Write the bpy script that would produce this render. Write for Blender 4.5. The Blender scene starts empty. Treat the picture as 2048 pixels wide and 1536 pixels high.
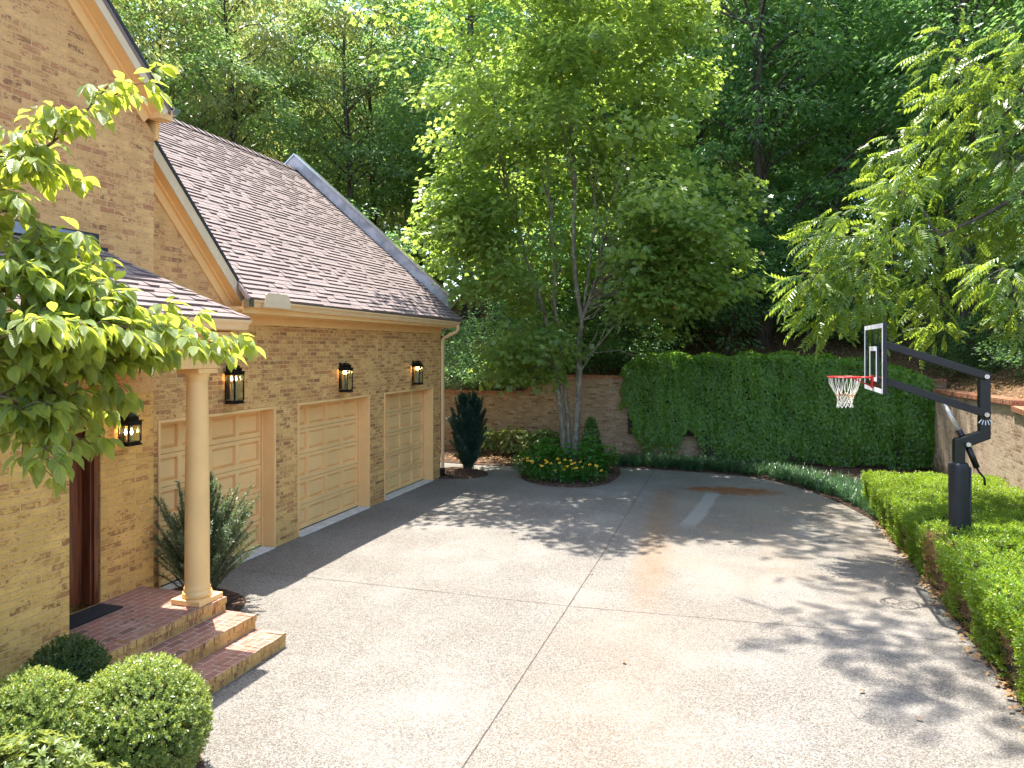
import bpy, math, random
import numpy as np
from mathutils import Vector, Matrix

SC = bpy.context.scene
COL = SC.collection
R = math.radians
random.seed(7)

# ------------------------------------------------------------------ camera model (metres, z up, y along the garage)
F, HY, CX, HC = 1480.0, 697.0, 1024.0, 3.45
YAW = math.atan(461 / 1480)
CC, SS = math.cos(YAW), math.sin(YAW)


def ray(px, py):
    a = (px - CX) / F
    b = (HY - py) / F
    return (a * CC - SS, a * SS + CC, b)


def atY(px, py, y):
    r = ray(px, py)
    d = y / r[1]
    return Vector((r[0] * d, y, HC + r[2] * d))


def atD(px, py, d):
    r = ray(px, py)
    return Vector((r[0] * d, r[1] * d, HC + r[2] * d))


# ------------------------------------------------------------------ object helpers
def tag(o, label=None, cat=None, group=None, kind=None):
    if label: o['label'] = label
    if cat: o['category'] = cat
    if group: o['group'] = group
    if kind: o['kind'] = kind
    return o


def thing(name, label, cat, loc=(0, 0, 0), group=None):
    o = bpy.data.objects.new(name, None)
    o.empty_display_size = 0.2
    COL.objects.link(o)
    o.location = loc
    return tag(o, label, cat, group)


def wloc(o):
    v = Vector((0, 0, 0))
    while o is not None:
        v = v + o.location
        o = o.parent
    return v


def link(name, me, parent=None):
    o = bpy.data.objects.new(name, me)
    COL.objects.link(o)
    if parent is not None: o.parent = parent
    return o


def box_uv(me):
    uv = me.uv_layers.new(name='UVMap')
    n = len(me.loops)
    if n == 0: return
    vi = np.empty(n, dtype=np.int32); me.loops.foreach_get('vertex_index', vi)
    co = np.empty(len(me.vertices) * 3, dtype=np.float32); me.vertices.foreach_get('co', co); co = co.reshape(-1, 3)
    tot = np.empty(len(me.polygons), dtype=np.int32); me.polygons.foreach_get('loop_total', tot)
    nor = np.empty(len(me.polygons) * 3, dtype=np.float32); me.polygons.foreach_get('normal', nor); nor = nor.reshape(-1, 3)
    nl = np.repeat(nor, tot, axis=0)
    p = co[vi]
    t = np.cross(np.array([0, 0, 1.0]), nl)
    ln = np.linalg.norm(t, axis=1)
    flat = ln < 0.15
    t[flat] = (0, 1, 0); ln[flat] = 1
    t = t / ln[:, None]
    b = np.cross(nl, t)
    b[flat] = (1, 0, 0)
    out = np.stack([(p * t).sum(1), (p * b).sum(1)], axis=1).astype(np.float32)
    uv.data.foreach_set('uv', out.ravel())


class MB:
    def __init__(self):
        self.v = []; self.f = []; self.m = []

    def add(self, vs, fs, mi=0):
        o = len(self.v)
        self.v += [tuple(x) for x in vs]
        for f in fs:
            self.f.append([i + o for i in f]); self.m.append(mi)
        return self

    def box(self, x0, x1, y0, y1, z0, z1, mi=0):
        vs = [(x0, y0, z0), (x1, y0, z0), (x1, y1, z0), (x0, y1, z0), (x0, y0, z1), (x1, y0, z1), (x1, y1, z1), (x0, y1, z1)]
        return self.add(vs, [(0, 3, 2, 1), (4, 5, 6, 7), (0, 1, 5, 4), (1, 2, 6, 5), (2, 3, 7, 6), (3, 0, 4, 7)], mi)

    def obox(self, c, ax, ay, az, mi=0):
        c, ax, ay, az = Vector(c), Vector(ax), Vector(ay), Vector(az)
        vs = []
        for sz in (-1, 1):
            for sx, sy in ((-1, -1), (1, -1), (1, 1), (-1, 1)):
                vs.append(c + ax * sx + ay * sy + az * sz)
        fs = [(0, 3, 2, 1), (4, 5, 6, 7), (0, 1, 5, 4), (1, 2, 6, 5), (2, 3, 7, 6), (3, 0, 4, 7)]
        if ax.cross(ay).dot(az) < 0: fs = [f[::-1] for f in fs]
        return self.add(vs, fs, mi)

    def prism(self, poly, ext, mi=0):
        """closed polygon (3-D points, ccw seen from the side opposite ext) swept by the vector ext"""
        n = len(poly); e = Vector(ext)
        a = [Vector(p) for p in poly]; b = [p + e for p in a]
        nn = Vector((0, 0, 0))
        for i in range(n):
            nn += a[i].cross(a[(i + 1) % n])
        flip = nn.dot(e) > 0
        fs = [tuple(range(n)), tuple(range(2 * n - 1, n - 1, -1))]
        fs += [(i, i + n, (i + 1) % n + n, (i + 1) % n) for i in range(n)]
        if flip: fs = [f[::-1] for f in fs]
        return self.add(a + b, fs, mi)

    def tube(self, pts, rad, n=8, cap=True, mi=0):
        pts = [Vector(p) for p in pts]
        if not hasattr(rad, '__len__'): rad = [rad] * len(pts)
        o = len(self.v)
        ref = Vector((0.31, 0.2, 0.93))
        prev = None
        for i, p in enumerate(pts):
            t = (pts[min(i + 1, len(pts) - 1)] - pts[max(i - 1, 0)])
            if t.length < 1e-9: t = Vector((0, 0, 1))
            t.normalize()
            if prev is None:
                a = t.cross(ref)
                if a.length < .1: a = t.cross(Vector((1, 0, 0)))
            else:
                a = prev - t * prev.dot(t)
            a.normalize(); prev = a
            b = t.cross(a)
            for k in range(n):
                an = 2 * math.pi * k / n
                self.v.append(tuple(p + (a * math.cos(an) + b * math.sin(an)) * rad[i]))
        for i in range(len(pts) - 1):
            for k in range(n):
                k2 = (k + 1) % n
                self.f.append([o + i * n + k, o + i * n + k2, o + (i + 1) * n + k2, o + (i + 1) * n + k]); self.m.append(mi)
        if cap:
            self.f.append([o + k for k in range(n)][::-1]); self.m.append(mi)
            e = o + (len(pts) - 1) * n
            self.f.append([e + k for k in range(n)]); self.m.append(mi)
        return self

    def lathe(self, cx, cy, prof, n=24, mi=0, cap=True):
        o = len(self.v)
        for r, z in prof:
            for k in range(n):
                a = 2 * math.pi * k / n
                self.v.append((cx + r * math.cos(a), cy + r * math.sin(a), z))
        for i in range(len(prof) - 1):
            for k in range(n):
                k2 = (k + 1) % n
                self.f.append([o + i * n + k, o + i * n + k2, o + (i + 1) * n + k2, o + (i + 1) * n + k]); self.m.append(mi)
        if cap:
            self.f.append([o + k for k in range(n)][::-1]); self.m.append(mi)
            e = o + (len(prof) - 1) * n
            self.f.append([e + k for k in range(n)]); self.m.append(mi)
        return self

    def build(self, name, mat, parent=None, smooth=False, uv=True, bevel=0.0, seg=2):
        me = bpy.data.meshes.new(name)
        w = wloc(parent) if parent is not None else Vector((0, 0, 0))
        me.from_pydata(self.v, [], self.f)
        for m in (mat if isinstance(mat, (list, tuple)) else [mat]): me.materials.append(m)
        if any(self.m): me.polygons.foreach_set('material_index', self.m)
        if smooth: me.polygons.foreach_set('use_smooth', [True] * len(self.f))
        me.update()
        if uv: box_uv(me)
        if w.length > 0:
            me.transform(Matrix.Translation(-w))
        o = link(name, me, parent)
        if bevel > 0:
            b = o.modifiers.new('bevel', 'BEVEL'); b.width = bevel; b.segments = seg; b.limit_method = 'ANGLE'; b.angle_limit = R(40)
        return o


# ------------------------------------------------------------------ node helpers
class NT:
    def __init__(self, name):
        self.mat = bpy.data.materials.new(name)
        self.mat.use_nodes = True
        self.t = self.mat.node_tree
        self.t.nodes.clear()
        self.out = self.t.nodes.new('ShaderNodeOutputMaterial')

    def n(self, typ, ins=None, **attrs):
        nd = self.t.nodes.new(typ)
        for k, v in attrs.items(): setattr(nd, k, v)
        if ins:
            for k, v in ins.items(): self.set(nd, k, v)
        return nd

    def set(self, nd, k, v):
        s = nd.inputs[k]
        if isinstance(v, bpy.types.NodeSocket): self.t.links.new(v, s)
        elif isinstance(v, bpy.types.Node): self.t.links.new(v.outputs[0], s)
        else:
            if hasattr(s.default_value, '__len__') and hasattr(v, '__len__') and len(s.default_value) == 4 and len(v) == 3: v = (*v, 1)
            s.default_value = v

    def math(self, op, a, b=None, clamp=False):
        nd = self.n('ShaderNodeMath', operation=op, use_clamp=clamp)
        self.set(nd, 0, a)
        if b is not None: self.set(nd, 1, b)
        return nd.outputs[0]

    def mix(self, f, a, b, blend='MIX'):
        nd = self.n('ShaderNodeMix', data_type='RGBA', blend_type=blend)
        self.set(nd, 0, f); self.set(nd, 6, a); self.set(nd, 7, b)
        return nd.outputs[2]

    def noise(self, vec, scale, detail=3, rough=.55, dist=0):
        nd = self.n('ShaderNodeTexNoise', {'Scale': scale, 'Detail': detail, 'Roughness': rough, 'Distortion': dist})
        if vec is not None: self.set(nd, 'Vector', vec)
        return nd.outputs['Fac']

    def step(self, x, a, b):
        nd = self.n('ShaderNodeMapRange', interpolation_type='SMOOTHSTEP')
        self.set(nd, 'Value', x); self.set(nd, 'From Min', a); self.set(nd, 'From Max', b)
        return nd.outputs[0]

    def ramp(self, x, stops, interp='LINEAR'):
        nd = self.n('ShaderNodeValToRGB')
        cr = nd.color_ramp; cr.interpolation = interp
        while len(cr.elements) > 1: cr.elements.remove(cr.elements[-1])
        for i, (p, c) in enumerate(stops):
            e = cr.elements[0] if i == 0 else cr.elements.new(p)
            e.position = p; e.color = (*c, 1)
        self.set(nd, 0, x)
        return nd.outputs[0]

    def bump(self, h, dist, strength=1.0):
        return self.n('ShaderNodeBump', {'Height': h, 'Distance': dist, 'Strength': strength}).outputs[0]

    def pbr(self, col, rough=.7, normal=None, **kw):
        b = self.n('ShaderNodeBsdfPrincipled', {'Base Color': col, 'Roughness': rough})
        if normal is not None: self.set(b, 'Normal', normal)
        for k, v in kw.items(): self.set(b, k.replace('_', ' '), v)
        return b

    def done(self, shader):
        self.t.links.new(shader.outputs[0], self.out.inputs[0])
        return self.mat

    def uv(self): return self.n('ShaderNodeUVMap').outputs[0]

    def obj(self): return self.n('ShaderNodeTexCoord').outputs['Object']

    def pos(self): return self.n('ShaderNodeNewGeometry').outputs['Position']


def simple(name, col, rough=.6, metal=0.0, var=.12, scale=9, bump=0.0, bscale=60, spec=.5):
    t = NT(name)
    p = t.pos()
    n = t.noise(p, scale, 4)
    c = t.mix(t.step(n, .3, .7), tuple(x * (1 - var) for x in col), tuple(min(1, x * (1 + var)) for x in col))
    nm = t.bump(t.noise(p, bscale, 3), bump) if bump else None
    return t.done(t.pbr(c, rough, nm, Metallic=metal, Specular_IOR_Level=spec))


def brick_mat(name, exposed=.35, wash=(.62, .44, .22), wash2=(.46, .31, .14), red=(.33, .155, .085), dark=(.17, .085, .05),
              bw=.205, bh=.068, mossy=.0, mortar=(.74, .50, .25), patch=.5, rough_bump=.011):
    t = NT(name)
    uv = t.uv()
    p = t.pos()
    d = t.n('ShaderNodeTexNoise', {'Vector': p, 'Scale': 16.0, 'Detail': 2.0})
    off = t.n('ShaderNodeVectorMath', {0: d.outputs['Color'], 1: (.5, .5, .5)}, operation='SUBTRACT')
    sc = t.n('ShaderNodeVectorMath', {0: off.outputs[0]}, operation='SCALE'); sc.inputs['Scale'].default_value = .016
    uvd = t.n('ShaderNodeVectorMath', {0: uv, 1: sc.outputs[0]}, operation='ADD').outputs[0]
    br = t.n('ShaderNodeTexBrick', {'Vector': uvd, 'Color1': (0, 0, 0), 'Color2': (1, 1, 1), 'Mortar': (.5, .5, .5), 'Scale': 1.0,
                                     'Mortar Size': .0065, 'Mortar Smooth': .25, 'Bias': 0.0, 'Brick Width': bw, 'Row Height': bh})
    r = br.outputs['Color']; mf = br.outputs['Fac']
    r2 = t.math('FRACT', t.math('MULTIPLY', t.n('ShaderNodeSeparateColor', {0: r}).outputs[0], 7.31))
    n1 = t.noise(p, 1.1, 4, .6)                   # big drifts where the wash has worn
    rag_uv = t.n('ShaderNodeMapping', {'Vector': uvd, 'Scale': (13, 24, 1)}).outputs[0]
    n2 = t.noise(rag_uv, 1.0, 6, .72)             # ragged edges inside a brick
    n3 = t.noise(p, 90, 3, .6)
    body = t.ramp(r2, [(0, dark), (.22, red), (.5, tuple(a * 1.25 for a in red)), (.72, tuple(.55 * a + .45 * b for a, b in zip(red, wash2))), (1, tuple(.25 * a + .75 * b for a, b in zip(red, wash2)))])
    body = t.mix(t.math('MULTIPLY', t.step(n3, .4, .75), .5), body, dark)
    s = t.math('ADD', t.math('MULTIPLY', t.math('SUBTRACT', 1.0, r), .26), t.math('MULTIPLY', n1, patch))
    s = t.math('ADD', s, t.math('MULTIPLY', n2, 1.25))
    thr = .13 + .625 + patch * .5 + .42 * (.5 - exposed)
    bare = t.step(s, thr - .075, thr + .075)
    bare = t.math('MULTIPLY', t.math('MULTIPLY', bare, .9), t.math('SUBTRACT', 1.0, t.math('MULTIPLY', mf, .9)))
    wc = t.mix(t.step(t.noise(p, 4, 5, .65), .3, .75), wash, wash2)
    wc = t.mix(t.math('MULTIPLY', r2, .35), wc, tuple(a * .72 for a in wash))
    wc = t.mix(t.math('MULTIPLY', t.step(n3, .5, .8), .4), wc, tuple(min(1, a * 1.3) for a in wash))
    wc = t.mix(t.math('MULTIPLY', t.step(n2, .5, .36), .35), wc, tuple(a * .62 for a in wash2))
    wc = t.mix(t.math('MULTIPLY', mf, .55), wc, mortar)
    col = t.mix(bare, wc, body)
    if mossy > 0:
        sx = t.n('ShaderNodeSeparateXYZ', {0: p})
        m = t.step(t.math('ADD', t.noise(p, 2.2, 5, .65), t.math('MULTIPLY', t.step(sx.outputs[2], .75, 0), .28)), .6, .8)
        col = t.mix(t.math('MULTIPLY', m, mossy), col, (.13, .10, .05))
    h = t.math('ADD', t.math('MULTIPLY', t.math('SUBTRACT', 1.0, mf), .8), t.math('ADD', t.math('MULTIPLY', n2, 1.1), t.math('MULTIPLY', bare, -.35)))
    h = t.math('ADD', h, t.math('MULTIPLY', n3, .3))
    return t.done(t.pbr(col, .88, t.bump(h, rough_bump), Specular_IOR_Level=.25))


def leaf_mat(name, c1, c2, tr=None, fac=.42, rough=.42, spec=.5, odd=None, oddp=.0, veins=False):
    t = NT(name)
    g = t.n('ShaderNodeNewGeometry')
    rnd = g.outputs['Random Per Island']
    c = t.mix(rnd, c1, c2)
    n = t.noise(g.outputs['Position'], .55, 2)
    c = t.mix(t.step(n, .35, .7), c, t.mix(.5, c, c2))
    if odd is not None:
        c = t.mix(t.step(rnd, 1 - oddp, 1 - oddp + .005), c, odd)
    if tr is None: tr = tuple(min(1, x) for x in (c2[0] * 2.2, c2[1] * 1.9, c2[2] * .9))
    tcol = t.mix(rnd, tuple(x * .75 for x in tr), tr)
    nm = None
    if veins:
        uv = t.n('ShaderNodeUVMap').outputs[0]
        sx = t.n('ShaderNodeSeparateXYZ', {0: uv})
        # curved side veins: bands of (v - |u|) plus the midrib
        u = t.math('ABSOLUTE', sx.outputs[0])
        ph = t.math('MULTIPLY', t.math('SUBTRACT', sx.outputs[1], t.math('MULTIPLY', u, .9)), 44.0)
        w = t.math('SINE', ph)
        nm = t.bump(t.math('ADD', w, t.math('MULTIPLY', t.step(u, .0, .04), 1.2)), .0016)
        c = t.mix(t.math('MULTIPLY', t.step(w, .75, 1), .35), c, tuple(min(1, x * 1.6) for x in c2))
    b = t.pbr(c, rough, nm, Specular_IOR_Level=spec)
    tl = t.n('ShaderNodeBsdfTranslucent', {'Color': tcol})
    ms = t.n('ShaderNodeMixShader', {0: fac})
    t.t.links.new(b.outputs[0], ms.inputs[1]); t.t.links.new(tl.outputs[0], ms.inputs[2])
    return t.done(ms)


def bark_mat(name, c1, c2, c3=None, scale=14):
    t = NT(name)
    p = t.pos()
    mp = t.n('ShaderNodeMapping', {'Vector': p, 'Scale': (1, 1, .22)}).outputs[0]
    n = t.noise(mp, scale, 5, .65)
    c = t.mix(t.step(n, .3, .7), c1, c2)
    if c3: c = t.mix(t.step(t.noise(p, 5, 4, .6), .52, .66), c, c3)
    return t.done(t.pbr(c, .9, t.bump(n, .02), Specular_IOR_Level=.2))


# ------------------------------------------------------------------ materials
M = {}
M['brick'] = brick_mat('limewashed_brick', exposed=.54, wash=(.87, .535, .20), wash2=(.68, .39, .135), red=(.40, .175, .07), dark=(.22, .10, .045), bw=.215, bh=.072)
M['brick_soft'] = brick_mat('limewashed_brick_soft', exposed=.34, wash=(.86, .525, .165), wash2=(.66, .38, .11), red=(.40, .185, .07), dark=(.24, .115, .045), bw=.215, bh=.072)
M['brick_gable'] = brick_mat('limewashed_brick_gable', exposed=.34, wash=(.84, .50, .21), wash2=(.64, .35, .14), red=(.42, .18, .09), dark=(.24, .115, .06), bw=.215, bh=.072)
M['brick_wall'] = brick_mat('garden_wall_brick', exposed=.62, wash=(.52, .41, .27), wash2=(.38, .285, .185), red=(.27, .18, .12), bw=.215, bh=.072, mossy=.5, mortar=(.36, .28, .19))
M['brick_wall_pale'] = brick_mat('garden_wall_pale_brick', exposed=.26, wash=(.56, .44, .33), wash2=(.40, .29, .20), red=(.2, .11, .07), bw=.215, bh=.072, mossy=.75, mortar=(.45, .35, .26), patch=.8)
M['coping'] = brick_mat('coping_brick', exposed=.9, wash=(.5, .3, .18), wash2=(.4, .17, .09), red=(.34, .12, .065), bw=.075, bh=.3, mortar=(.5, .38, .26))
M['riser'] = brick_mat('step_riser_brick', exposed=.30, wash=(.74, .47, .17), wash2=(.56, .32, .11), bw=.075, bh=.17, mossy=.2)
M['paver'] = brick_mat('porch_paver', exposed=.93, wash=(.50, .37, .29), wash2=(.34, .175, .125), red=(.28, .125, .088), dark=(.15, .075, .058), bw=.21, bh=.105, mortar=(.55, .42, .33), rough_bump=.004)
TRIM = (.84, .53, .225)
M['trim'] = simple('cream_trim_paint', TRIM, .5, var=.04, scale=2.5, bump=.0006, bscale=45)
M['trim_pale'] = simple('cream_fascia_paint', (.72, .57, .38), .5, var=.05, scale=2.5, bump=.0006, bscale=45)
M['door_paint'] = simple('garage_door_paint', (.85, .53, .225), .48, var=.05, scale=1.6, bump=.0008, bscale=80)
M['gutter'] = simple('gutter_metal_paint', (.82, .57, .31), .38, var=.05, scale=3)
M['column'] = simple('column_paint', (.84, .53, .215), .5, var=.06, scale=2, bump=.0008, bscale=50)
M['black'] = simple('black_powder_coat', (.0042, .0050, .0075), .42, var=.25, scale=6, bump=.0004, bscale=140)
M['pad'] = simple('black_vinyl_pad', (.010, .012, .016), .55, var=.3, scale=5, bump=.004, bscale=9)
M['lantern'] = simple('aged_black_metal', (.018, .017, .017), .42, metal=.6, var=.4, scale=20)
M['galv'] = simple('zinc_metal', (.55, .56, .58), .32, metal=1.0, var=.12, scale=14)
M['flash'] = simple('lead_flashing', (.21, .27, .33), .5, metal=.3, var=.2, scale=5)
M['flash_dark'] = simple('dark_flashing', (.03, .035, .045), .6, var=.25, scale=4)
M['parapet'] = simple('weathered_grey_board', (.34, .34, .35), .75, var=.3, scale=3, bump=.004, bscale=25)
M['white'] = simple('white_paint', (.72, .73, .75), .42, var=.05)
M['rim'] = simple('red_rim_paint', (.52, .025, .02), .4, var=.12)
M['net'] = simple('white_nylon', (.74, .70, .60), .8, var=.14, scale=30)
M['net_tip'] = simple('weathered_orange_nylon', (.55, .26, .10), .8)
M['silver'] = simple('pale_steel_tube', (.62, .60, .55), .35, metal=.5)
M['brass'] = simple('candle_sleeve', (.45, .38, .26), .5)
M['mat'] = simple('black_doormat', (.02, .02, .022), .95, bump=.006, bscale=200)


def wood_mat():
    t = NT('mahogany_wood')
    p = t.pos()
    mp = t.n('ShaderNodeMapping', {'Vector': p, 'Scale': (9, 9, .6)}).outputs[0]
    n = t.noise(mp, 4, 5, .6)
    c = t.mix(t.step(n, .3, .7), (.085, .022, .010), (.21, .065, .028))
    return t.done(t.pbr(c, .35, t.bump(n, .002)))


M['wood'] = wood_mat()


def glass_mat(name, tint=(.9, .95, .93), refl=.08):
    t = NT(name)
    tr = t.n('ShaderNodeBsdfTransparent', {'Color': tint})
    gl = t.n('ShaderNodeBsdfGlossy', {'Color': (1, 1, 1), 'Roughness': .03})
    lw = t.n('ShaderNodeLayerWeight', {'Blend': .5}).outputs['Facing']
    ms = t.n('ShaderNodeMixShader', {0: t.math('ADD', t.math('MULTIPLY', t.math('POWER', lw, 4.0), .35), refl * .4)})
    t.t.links.new(tr.outputs[0], ms.inputs[1]); t.t.links.new(gl.outputs[0], ms.inputs[2])
    return t.done(ms)


M['glass'] = glass_mat('clear_glass')
M['board_glass'] = glass_mat('acrylic_backboard', (.80, .88, .86), .05)
t = NT('dark_door_glass'); M['dark_glass'] = t.done(t.pbr((.012, .008, .007), .08))
t = NT('lit_bulb')
e = t.n('ShaderNodeEmission', {'Color': (1, .62, .25), 'Strength': 14.0}); M['bulb'] = t.done(e)


def shingle_mat(name, c1, c2):
    t = NT(name)
    g = t.n('ShaderNodeNewGeometry')
    p = g.outputs['Position']
    c = t.mix(g.outputs['Random Per Island'], c1, c2)
    gr = t.noise(p, 170, 2, .7)
    c = t.mix(t.math('MULTIPLY', t.step(gr, .45, .75), .45), c, tuple(x * 1.6 for x in c2))
    c = t.mix(t.math('MULTIPLY', t.step(gr, .55, .25), .5), c, tuple(x * .45 for x in c1))
    c = t.mix(t.math('MULTIPLY', t.step(t.noise(p, .6, 4), .35, .75), .35), c, tuple(x * 1.18 for x in c2))
    return t.done(t.pbr(c, .92, t.bump(gr, .003), Specular_IOR_Level=.25))


M['shingle'] = shingle_mat('brown_asphalt_shingle', (.190, .150, .141), (.225, .178, .168))


def concrete_mat():
    t = NT('exposed_aggregate_concrete')
    p = t.pos()
    sx = t.n('ShaderNodeSeparateXYZ', {0: p}); X, Yy = sx.outputs[0], sx.outputs[1]
    vo = t.n('ShaderNodeTexVoronoi', {'Vector': p, 'Scale': 86.0}, feature='F1')
    cell = t.n('ShaderNodeSeparateColor', {0: vo.outputs['Color']}).outputs[0]
    base = t.ramp(cell, [(0, (0.038, 0.032, 0.027)), (.2, (0.077, 0.066, 0.055)), (.42, (0.138, 0.122, 0.103)), (.72, (0.180, 0.163, 0.142)), (1, (0.269, 0.252, 0.228))])
    grit = t.noise(p, 210, 2, .6)
    base = t.mix(t.math('MULTIPLY', t.step(grit, .42, .7), .45), base, (0.279, 0.259, 0.228))
    base = t.mix(t.math('MULTIPLY', t.step(grit, .5, .28), .55), base, (0.082, 0.070, 0.059))
    big = t.noise(p, .55, 5, .6)
    base = t.mix(t.math('MULTIPLY', t.step(big, .42, .72), .32), base, (0.302, 0.284, 0.258))
    base = t.mix(t.math('MULTIPLY', t.step(big, .5, .25), .28), base, (0.136, 0.114, 0.093))
    blot = t.noise(p, 2.4, 4, .6)
    base = t.mix(t.math('MULTIPLY', t.step(blot, .6, .8), .25), base, (0.150, 0.127, 0.101))

    def lin(a, b, y0, y1):   # x of a line at this y
        k = (b - a) / (y1 - y0)
        return t.math('ADD', t.math('MULTIPLY', t.math('SUBTRACT', Yy, y0), k), a)
    wob = t.math('MULTIPLY', t.math('SUBTRACT', t.noise(p, .9, 3), .5), .5)
    rag = t.noise(p, 5, 4, .65)
    # rust runs away from the pooled corner
    dx = t.math('ABSOLUTE', t.math('SUBTRACT', t.math('ADD', X, t.math('MULTIPLY', wob, .6)), lin(-1.22, -1.78, 9.5, 18.2)))
    m = t.math('MULTIPLY', t.step(dx, .42, .05), t.math('MULTIPLY', t.step(Yy, 8.2, 12.5), t.step(Yy, 18.9, 18.0)))
    m = t.math('MULTIPLY', m, t.step(rag, .2, .62))
    base = t.mix(t.math('MULTIPLY', m, .55), base, (0.182, 0.093, 0.034))
    dx = t.math('ABSOLUTE', t.math('SUBTRACT', t.math('ADD', X, t.math('MULTIPLY', wob, 3.0)), -1.15))
    m = t.math('MULTIPLY', t.step(dx, 1.6, .1), t.math('MULTIPLY', t.step(Yy, 2.5, 7), t.step(Yy, 11.5, 8)))
    base = t.mix(t.math('MULTIPLY', m, .22), base, (0.226, 0.160, 0.105))
    # pool of rust by the back edge
    ex = t.math('DIVIDE', t.math('SUBTRACT', X, -.25), 1.25)
    ey = t.math('DIVIDE', t.math('SUBTRACT', t.math('ADD', Yy, t.math('MULTIPLY', t.math('SUBTRACT', t.noise(p, 1.9, 4, .65), .5), 1.5)), 18.72), .44)
    rr = t.math('ADD', t.math('MULTIPLY', ex, ex), t.math('MULTIPLY', ey, ey))
    m = t.math('MULTIPLY', t.step(rr, 1.4, .3), t.step(rag, .15, .45))
    base = t.mix(t.math('MULTIPLY', m, 1.0), base, (0.158, 0.052, 0.011))
    # broad tan wear right of the long joint
    ex = t.math('DIVIDE', t.math('SUBTRACT', X, .4), 2.6)
    ey = t.math('DIVIDE', t.math('SUBTRACT', Yy, 14.8), 5.2)
    rr = t.math('ADD', t.math('MULTIPLY', ex, ex), t.math('MULTIPLY', ey, ey))
    m = t.math('MULTIPLY', t.step(rr, 1.3, .3), t.step(t.noise(p, 1.1, 4), .35, .62))
    base = t.mix(t.math('MULTIPLY', m, .42), base, (0.181, 0.137, 0.093))
    # scrubbed pale patches
    dx = t.math('ABSOLUTE', t.math('SUBTRACT', t.math('ADD', X, t.math('MULTIPLY', wob, .3)), lin(-1.02, -.66, 14.6, 18.3)))
    m = t.math('MULTIPLY', t.step(dx, .20, .12), t.math('MULTIPLY', t.step(Yy, 14.4, 15.2), t.step(Yy, 18.4, 18.1)))
    base = t.mix(t.math('MULTIPLY', m, .62), base, (0.279, 0.269, 0.257))
    for cx_, cy_, ax_, ay_ in ((.55, 11.2, .5, .9), (-.45, 11.3, .55, 1.0), (.25, 12.6, .8, .3), (-4.05, 6.3, .22, .12), (1.1, 15.3, .16, 1.2)):
        ex = t.math('DIVIDE', t.math('SUBTRACT', t.math('ADD', X, wob), cx_), ax_)
        ey = t.math('DIVIDE', t.math('SUBTRACT', Yy, cy_), ay_)
        rr = t.math('ADD', t.math('MULTIPLY', ex, ex), t.math('MULTIPLY', ey, ey))
        base = t.mix(t.math('MULTIPLY', t.math('MULTIPLY', t.step(rr, 1.2, .3), .16), t.step(rag, .25, .5)), base, (0.302, 0.286, 0.263))
    h = t.math('ADD', t.math('MULTIPLY', t.math('SUBTRACT', 1.0, vo.outputs['Distance']), .6), grit)
    return t.done(t.pbr(base, .9, t.bump(h, .004), Specular_IOR_Level=.3))


M['concrete'] = concrete_mat()
M['joint'] = simple('dark_joint_filler', (.06, .045, .035), .95, var=.4, scale=20)
M['threshold'] = simple('smooth_concrete', (.55, .53, .49), .85, var=.15, scale=6, bump=.002, bscale=90)


def soil_mat(name, c1, c2, c3):
    t = NT(name)
    p = t.pos()
    vo = t.n('ShaderNodeTexVoronoi', {'Vector': p, 'Scale': 26.0, 'Randomness': 1.0})
    cell = t.n('ShaderNodeSeparateColor', {0: vo.outputs['Color']}).outputs[0]
    c = t.ramp(cell, [(0, c1), (.55, c2), (1, c3)])
    c = t.mix(t.step(t.noise(p, 60, 3), .4, .7), c, c1)
    return t.done(t.pbr(c, .95, t.bump(t.math('ADD', cell, t.noise(p, 40, 3)), .02), Specular_IOR_Level=.15))


M['mulch'] = soil_mat('bark_mulch', (.035, .022, .016), (.10, .060, .042), (.21, .13, .09))
M['litter'] = soil_mat('leaf_litter_soil', (.06, .035, .02), (.17, .10, .055), (.34, .21, .12))

BARK_GREY = bark_mat('grey_lichened_bark', (.13, .11, .085), (.30, .27, .21), (.34, .36, .27))
BARK_DARK = bark_mat('dark_furrowed_bark', (.05, .042, .036), (.13, .11, .095))
BARK_TWIG = bark_mat('brown_twig_bark', (.10, .065, .04), (.22, .16, .10), scale=40)

# foliage: leaf colours tuned per plant; the dark boxwood copy has shade put in
L = {}
L['maple'] = leaf_mat('maple_leaf', (.062, .145, .034), (.190, .275, .080), (.54, .72, .12), .48, .31, spec=.5, odd=(.42, .19, .06), oddp=.008)
L['wood_a'] = leaf_mat('woodland_leaf_mid', (.050, .130, .056), (.150, .235, .095), (.46, .68, .18), .48, .32, spec=.45)
L['wood_b'] = leaf_mat('woodland_leaf_dark', (.038, .118, .056), (.115, .210, .085), (.36, .64, .16), .47, .32, spec=.45)
L['wood_c'] = leaf_mat('woodland_leaf_olive', (.080, .140, .058), (.205, .245, .105), (.66, .70, .19), .48, .30, spec=.45, odd=(.50, .38, .10), oddp=.04)
L['walnut'] = leaf_mat('walnut_leaflet', (.050, .122, .020), (.130, .210, .034), (.48, .64, .06), .46, .33, spec=.45)
L['dogwood'] = leaf_mat('dogwood_leaf', (.110, .190, .045), (.215, .290, .075), (.80, .90, .10), .48, .36, spec=.9, veins=True)
L['box'] = leaf_mat('boxwood_leaf', (.095, .175, .045), (.240, .310, .095), (.60, .70, .12), .40, .26, spec=.8, odd=(.46, .36, .10), oddp=.03)
L['box_dark'] = leaf_mat('shaded_boxwood_leaf', (.030, .075, .022), (.070, .125, .030), (.20, .34, .05), .30, .28, spec=.6)  # darker boxwood copy, the porch roof's shade put into its colour
L['hedge'] = leaf_mat('hedge_leaf', (.055, .135, .012), (.135, .235, .020), (.52, .70, .04), .42, .32, odd=(.34, .22, .07), oddp=.03)
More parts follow.
